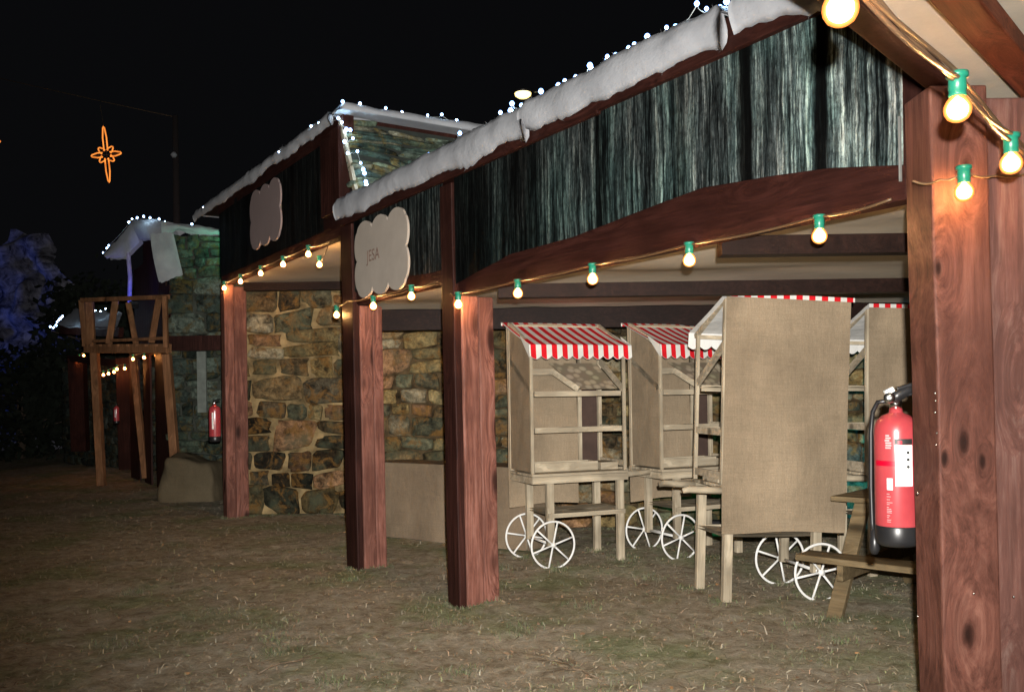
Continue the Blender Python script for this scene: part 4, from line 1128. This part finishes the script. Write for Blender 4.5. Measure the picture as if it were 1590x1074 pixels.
m = MB()
mp = at(305, 768, 13.6)
def mound(u, v):
    a = u * 2 * math.pi; e = .38
    c, q = math.cos(a), math.sin(a)
    x = math.copysign(abs(c) ** e, c); y = math.copysign(abs(q) ** e, q)
    t = v * math.pi / 2
    rr = math.cos(t) ** .28 if v < .999 else 0
    zz = math.sin(t) ** .8
    n = 1 + .10 * noise.noise(Vector((c * 1.6, q * 1.6, zz * 2.5)))
    flare = 1 + .10 * (1 - zz) ** 3
    return Vector((x * .42 * rr * n * flare, y * .40 * rr * n * flare, zz * (.62 + .07 * noise.noise(Vector((x * 1.5 * rr, y * 1.5 * rr, 7)))) * (1 - .14 * x * rr) - .01))
m.grid(mound, 40, 20); o = m.build('covered_bale', cloth('straw_sack', (.17, .135, .085)), None, smooth=True, mat_world=Matrix.Translation((mp.x + .04, 13.45, 0)))
tag(o, 'burlap-covered straw bale on the ground at the foot of the grey stone hut', 'bale')

# far hut D beyond the balcony
hd = thing('wooden_hut', 'dark distant hut roof and posts glimpsed past the balcony', 'hut', Matrix.Translation(at(120, 690, 20.5)))
DO = at(120, 690, 20.5)
def DL(x, y, Y): return at(x, y, Y) - DO
for (x, w, Y, yb) in ((122, .34, 20.5, 700), (197, .30, 17.5, 728)):
    m = MB(); m.bar(DL(x - 2, 556, Y), DL(x + 3, yb, Y), w, .2); m.build('post', DARK_WOOD, hd)
m = MB(); m.bar(DL(108, 556, 20.6), DL(205, 566, 17.5), .12, .14); m.build('beam', DARK_WOOD, hd)
m = MB(); a, b, c, d = DL(86, 506, 20.5), DL(118, 478, 21.5), DL(190, 486, 19.5), DL(180, 512, 18.5)
m.grid(lambda u, v: (a.lerp(b, v)).lerp(d.lerp(c, v), u) + Vector((0, 0, .05 * noise.noise(Vector((u * 6, v * 6, 0))))), 16, 8); m.build('snow_roof', SNOW, hd, smooth=True)
m = MB(); m.bar(DL(96, 512, 20.5), DL(188, 516, 18.5), .1, .2); m.build('eave_board', DARK_WOOD, hd)
wd = at(118, 600, 22.5)
wall('stone_wall', 'dim grey stone wall in the dark behind the balcony legs', 4.0, 2.3, mat_of((at(100, 600, 21.5).x, 21.5, 0), R(-38)), tones=GREY, mat=STONE_DIM, mortar=MORTAR_GREY)

# ------------------------------------------------------------------ star, wire, pole, lamp
Ys = 18.0
def star(label, cx, cy, scale=1.0):
    c = at(cx, cy, Ys); t = thing('star_light', label, 'star light', Matrix.Translation(c) @ Matrix.Rotation(R(5), 4, 'Y').inverted(), 'rope-light stars hung on a wire')
    m = MB()
    for ang, L, w in ((90, .56, .045), (-90, .56, .045), (180, .30, .055), (0, .30, .055), (45, .20, .06), (135, .20, .06), (-45, .20, .06), (-135, .20, .06)):
        a = R(ang); d = Vector((math.cos(a), 0, math.sin(a))); p = Vector((-math.sin(a), 0, math.cos(a)))
        r0 = .075
        m.tube([d * r0 + p * w * .8, d * (L * .6) + p * w * .85, d * (L * .95) + p * w * .35, d * L, d * (L * .95) - p * w * .35, d * (L * .6) - p * w * .85, d * r0 - p * w * .8], .0135 * scale, 8)
    m.build('rope_light', STAR, t, smooth=True)
    m = MB(); m.tube([(0, .02, -.5), (0, .02, .5)], .004, 5); m.tube([(-.28, .02, 0), (.28, .02, 0)], .004, 5); m.build('frame', CABLE, t)
    m = MB(); m.tube([(0, .02, .5), (-.03, .02, 1.0)], .003, 4); m.build('hanger', CABLE, t)
star('glowing orange eight-pointed rope-light star hanging in the night sky at left', 165, 240)
star('orange rope-light star cut off by the left edge, only a tip showing', -23, 222)
m = MB(); wp = [at(-60, 112, Ys), at(0, 122, Ys), at(80, 140, Ys), at(160, 158, Ys), at(272, 182, Ys)]
m.tube([p - wp[0] for p in wp], .006, 5); o = m.build('wire', CABLE, None, mat_world=Matrix.Translation(wp[0])); tag(o, 'thin black wire sagging across the night sky to carry the stars', 'wire')
pp = at(272, 180, Ys)
pole = thing('pole', 'thin dark red pole rising into the night sky left of the second stall', 'pole', Matrix.Translation((pp.x, Ys, 0)))
m = MB(); m.tube([(0, 0, 0), (0, 0, 3), (0, 0, pp.z)], .07, 10, rs=[.09, .08, .055]); m.build('mast', plain('dark_mast', (.012, .006, .006), .9), pole, smooth=True)
m = MB(); q = at(273, 243, Ys) - Vector((pp.x, Ys, 0)); m.lathe([(.03, -.05), (.07, 0), (.03, .06)], 10, Matrix.Translation(q - Vector((0, .1, 0)))); m.build('insulator', plain('dull_insulator', (.2, .2, .22), .6), pole, smooth=True)

lp = at(812, 147, 24)
sl = thing('street_lamp', 'lit street lamp head glowing above the snow of the near stall', 'street lamp', Matrix.Translation((lp.x + .9, 24, 0)))
m = MB(); m.tube([(0, 0, 0), (0, 0, lp.z - .5), (-.15, 0, lp.z + .02), (-.9 + .25, 0, lp.z + .10)], .05, 10); m.build('pole', BLACK, sl, smooth=True)
m = MB(); m.lathe([(.27, 0.035), (.25, .09), (.12, .14), (.01, .15)], 20, Matrix.Translation((-.9, 0, lp.z))); m.build('shade', BLACK, sl, smooth=True)
m = MB(); m.lathe([(.01, -.10), (.13, -.085), (.21, -.03), (.225, .03), (.01, .034)], 20, Matrix.Translation((-.9, 0, lp.z))); m.build('lamp', LAMP, sl, smooth=True)

# ------------------------------------------------------------------ artificial rock mass, trees
def rock_mat():
    m, nt, bs = new_mat('pale_rock')
    v = coords(nt); n = noise_n(nt, v, .55, 3, .5); 
    nt.links.new(ramp(nt, noise_n(nt, v, 3.2, 6, .7, .6), [(.38, (.02, .02, .03)), (.62, (.24, .24, .30))]), bs.inputs['Base Color'])
    bs.inputs['Roughness'].default_value = 1; return m
m = MB()
ro = at(40, 480, 30)
def rk(u, v):
    x = -5.0 + 8.0 * u; top = float(np.interp(u, [0, .12, .25, .36, .45, .55, .62, .72, .80, 1], [3.0, 3.6, 4.3, 5.1, 4.6, 5.5, 5.2, 5.3, 4.2, 2.0]))
    z = (top * 1.36 + .25 * noise.noise(Vector((u * 14, 0, 0)))) * v
    p = Vector((x, 0, z)); d = 1.3 * noise.noise(Vector((x * .6, z * .6, 0))) + 1.1 * noise.noise(Vector((x * 1.5, z * 1.5, 3)))
    return Vector((x, -1.5 * (1 - v) - d, z - .1))
m.grid(rk, 70, 50); o = m.build('rock_mass', rock_mat(), None, smooth=True, mat_world=Matrix.Translation((ro.x, 30, 0)))
o.data.update(); tag(o, 'jagged pale artificial rock mass lit dim blue at the far left', 'rock')
LEAF = plain('dark_leaves', (.010, .014, .009), .8, 0, .2, .5, 3)
BARK = plain('bark', (.07, .05, .035), .9)
def tree(label, x, y, hgt, rad, seed, low=.15):
    rnd = random.Random(seed); t = thing('tree', label, 'tree', Matrix.Translation((x, y, 0)), 'dark trees beyond the huts')
    m = MB(); m.tube([(0, 0, -.1), (.05, 0, hgt * .35), (-.04, .05, hgt * .65), (0, 0, hgt * .92)], .1, 8, rs=[.14, .10, .07, .02])
    for k in range(9):
        z = hgt * (.25 + .07 * k); a = rnd.uniform(0, 6.3); m.tube([(0, 0, z), (math.cos(a) * rad * .35, math.sin(a) * rad * .35, z + .2), (math.cos(a) * rad * .7, math.sin(a) * rad * .7, z + .35)], .03, 5, rs=[.04, .028, .012])
    m.build('trunk', BARK, t, smooth=True)
    m = MB(); cl = [(rnd.uniform(0, 6.3), rnd.uniform(low, 1)) for _ in range(46)]
    for a, q in cl:
        rr = rad * math.sqrt(max(.05, 1 - (2 * q - 1.05) ** 2)) * rnd.uniform(.45, 1)
        c = Vector((math.cos(a) * rr, math.sin(a) * rr, hgt * q))
        for _ in range(60):
            p = c + Vector([rnd.gauss(0, rad * .17) for _ in range(3)]); s = rnd.uniform(.09, .17)
            u = Vector([rnd.uniform(-1, 1) for _ in range(3)]).normalized(); w = u.orthogonal().normalized()
            m.add([p - u * s, p + w * s * .5, p + u * s, p - w * s * .5], [(0, 1, 2, 3)])
    m.build('crown', LEAF, t)
tree('dark bushy tree in front of the blue rock mass', at(148, 500, 26).x, 26, 4.6, 1.8, 1)
tree('low dark tree at the left edge below the blue rock', at(30, 600, 24).x, 24, 2.4, 1.9, 2, .05)
tree('dark tree behind the snow roof of the stone hut', at(215, 500, 24.5).x, 24.5, 4.3, 1.3, 3)

# ------------------------------------------------------------------ lamps that the photograph shows lit in colour
def flood(label, loc, aim, col, power, size=65, blend=.8, rad=.05):
    loc = Vector(loc); aim = Vector(aim); d = (aim - loc).normalized()
    t = thing('flood_light', label, 'flood light', Matrix.Translation(loc), None)
    Mq = d.to_track_quat('Z', 'Y').to_matrix().to_4x4()
    m = MB(); m.box(-.07, .07, -.05, .05, -.08, -.02, M=Mq); m.build('housing', BLACK, t)
    l = bpy.data.lights.new('flood_lamp', 'SPOT'); l.energy = power; l.color = col; l.spot_size = R(size); l.spot_blend = blend; l.shadow_soft_size = rad
    lo = bpy.data.objects.new('flood_lamp', l); COL.objects.link(lo); lo.parent = t; lo.matrix_local = (-d).to_track_quat('Z', 'Y').to_matrix().to_4x4()
    return t
flood('small flood lamp washing the far rock in blue', (ro.x - 3.0, 20.5, .3), (ro.x - .8, 30, 4.6), (.06, .16, 1), 850, 60)
flood('small blue flood lamp under the eave of the stone hut', at(207, 470, 14.75), at(190, 392, 15.5), (.02, .05, 1), 18, 150)
flood('small green flood lamp behind the stone hut lighting its ridge snow', at(362, 384, 13.6), at(322, 356, 14.2), (.05, 1, .5), 20, 120)
flood('small cyan flood lamp low behind the carts at the right of the stone wall', (3.75, 9.2, .12), (4.1, 9.9, .9), (.05, .6, 1), 45, 150)
flood('small green flood lamp low behind the second cart', (2.0, 9.0, .15), (2.2, 9.9, .35), (.05, 1, .45), 5, 120)

# ------------------------------------------------------------------ camera, flash, world
cam = bpy.data.cameras.new('camera'); co = bpy.data.objects.new('camera', cam); COL.objects.link(co)
cam.sensor_width = 36; cam.lens = F / 1590 * 36; cam.shift_y = (614.6 - 537) / 1590
cam.clip_end = 2000; cam.clip_start = .05
co.location = (0, 0, H); co.rotation_euler = (R(90), RHO, 0)
S.camera = co

fl = bpy.data.lights.new('camera_flash', 'SPOT'); fo = bpy.data.objects.new('camera_flash', fl); COL.objects.link(fo)
fl.energy = 1; fl.color = (1, .96, .90); fl.spot_size = R(88); fl.spot_blend = 1.0; fl.shadow_soft_size = .018
fl.use_nodes = True; nt = fl.node_tree; em = nt.nodes['Emission']; lf = nt.nodes.new('ShaderNodeLightFalloff')
lf.inputs['Strength'].default_value = 450; lf.inputs['Smooth'].default_value = 0
nt.links.new(lf.outputs['Linear'], em.inputs['Strength'])
fo.location = (.045, 0, H + .12)
fo.rotation_euler = (R(90 - 1), 0, R(-7))

w = bpy.data.worlds.new('World'); S.world = w; w.use_nodes = True
nt = w.node_tree; bg = nt.nodes['Background']
bg.inputs['Color'].default_value = (.50, .52, .60, 1); bg.inputs['Strength'].default_value = .0055

S.view_settings.view_transform = 'Standard'; S.view_settings.look = 'None'; S.view_settings.exposure = 0
S.cycles.max_bounces = 5; S.cycles.diffuse_bounces = 3
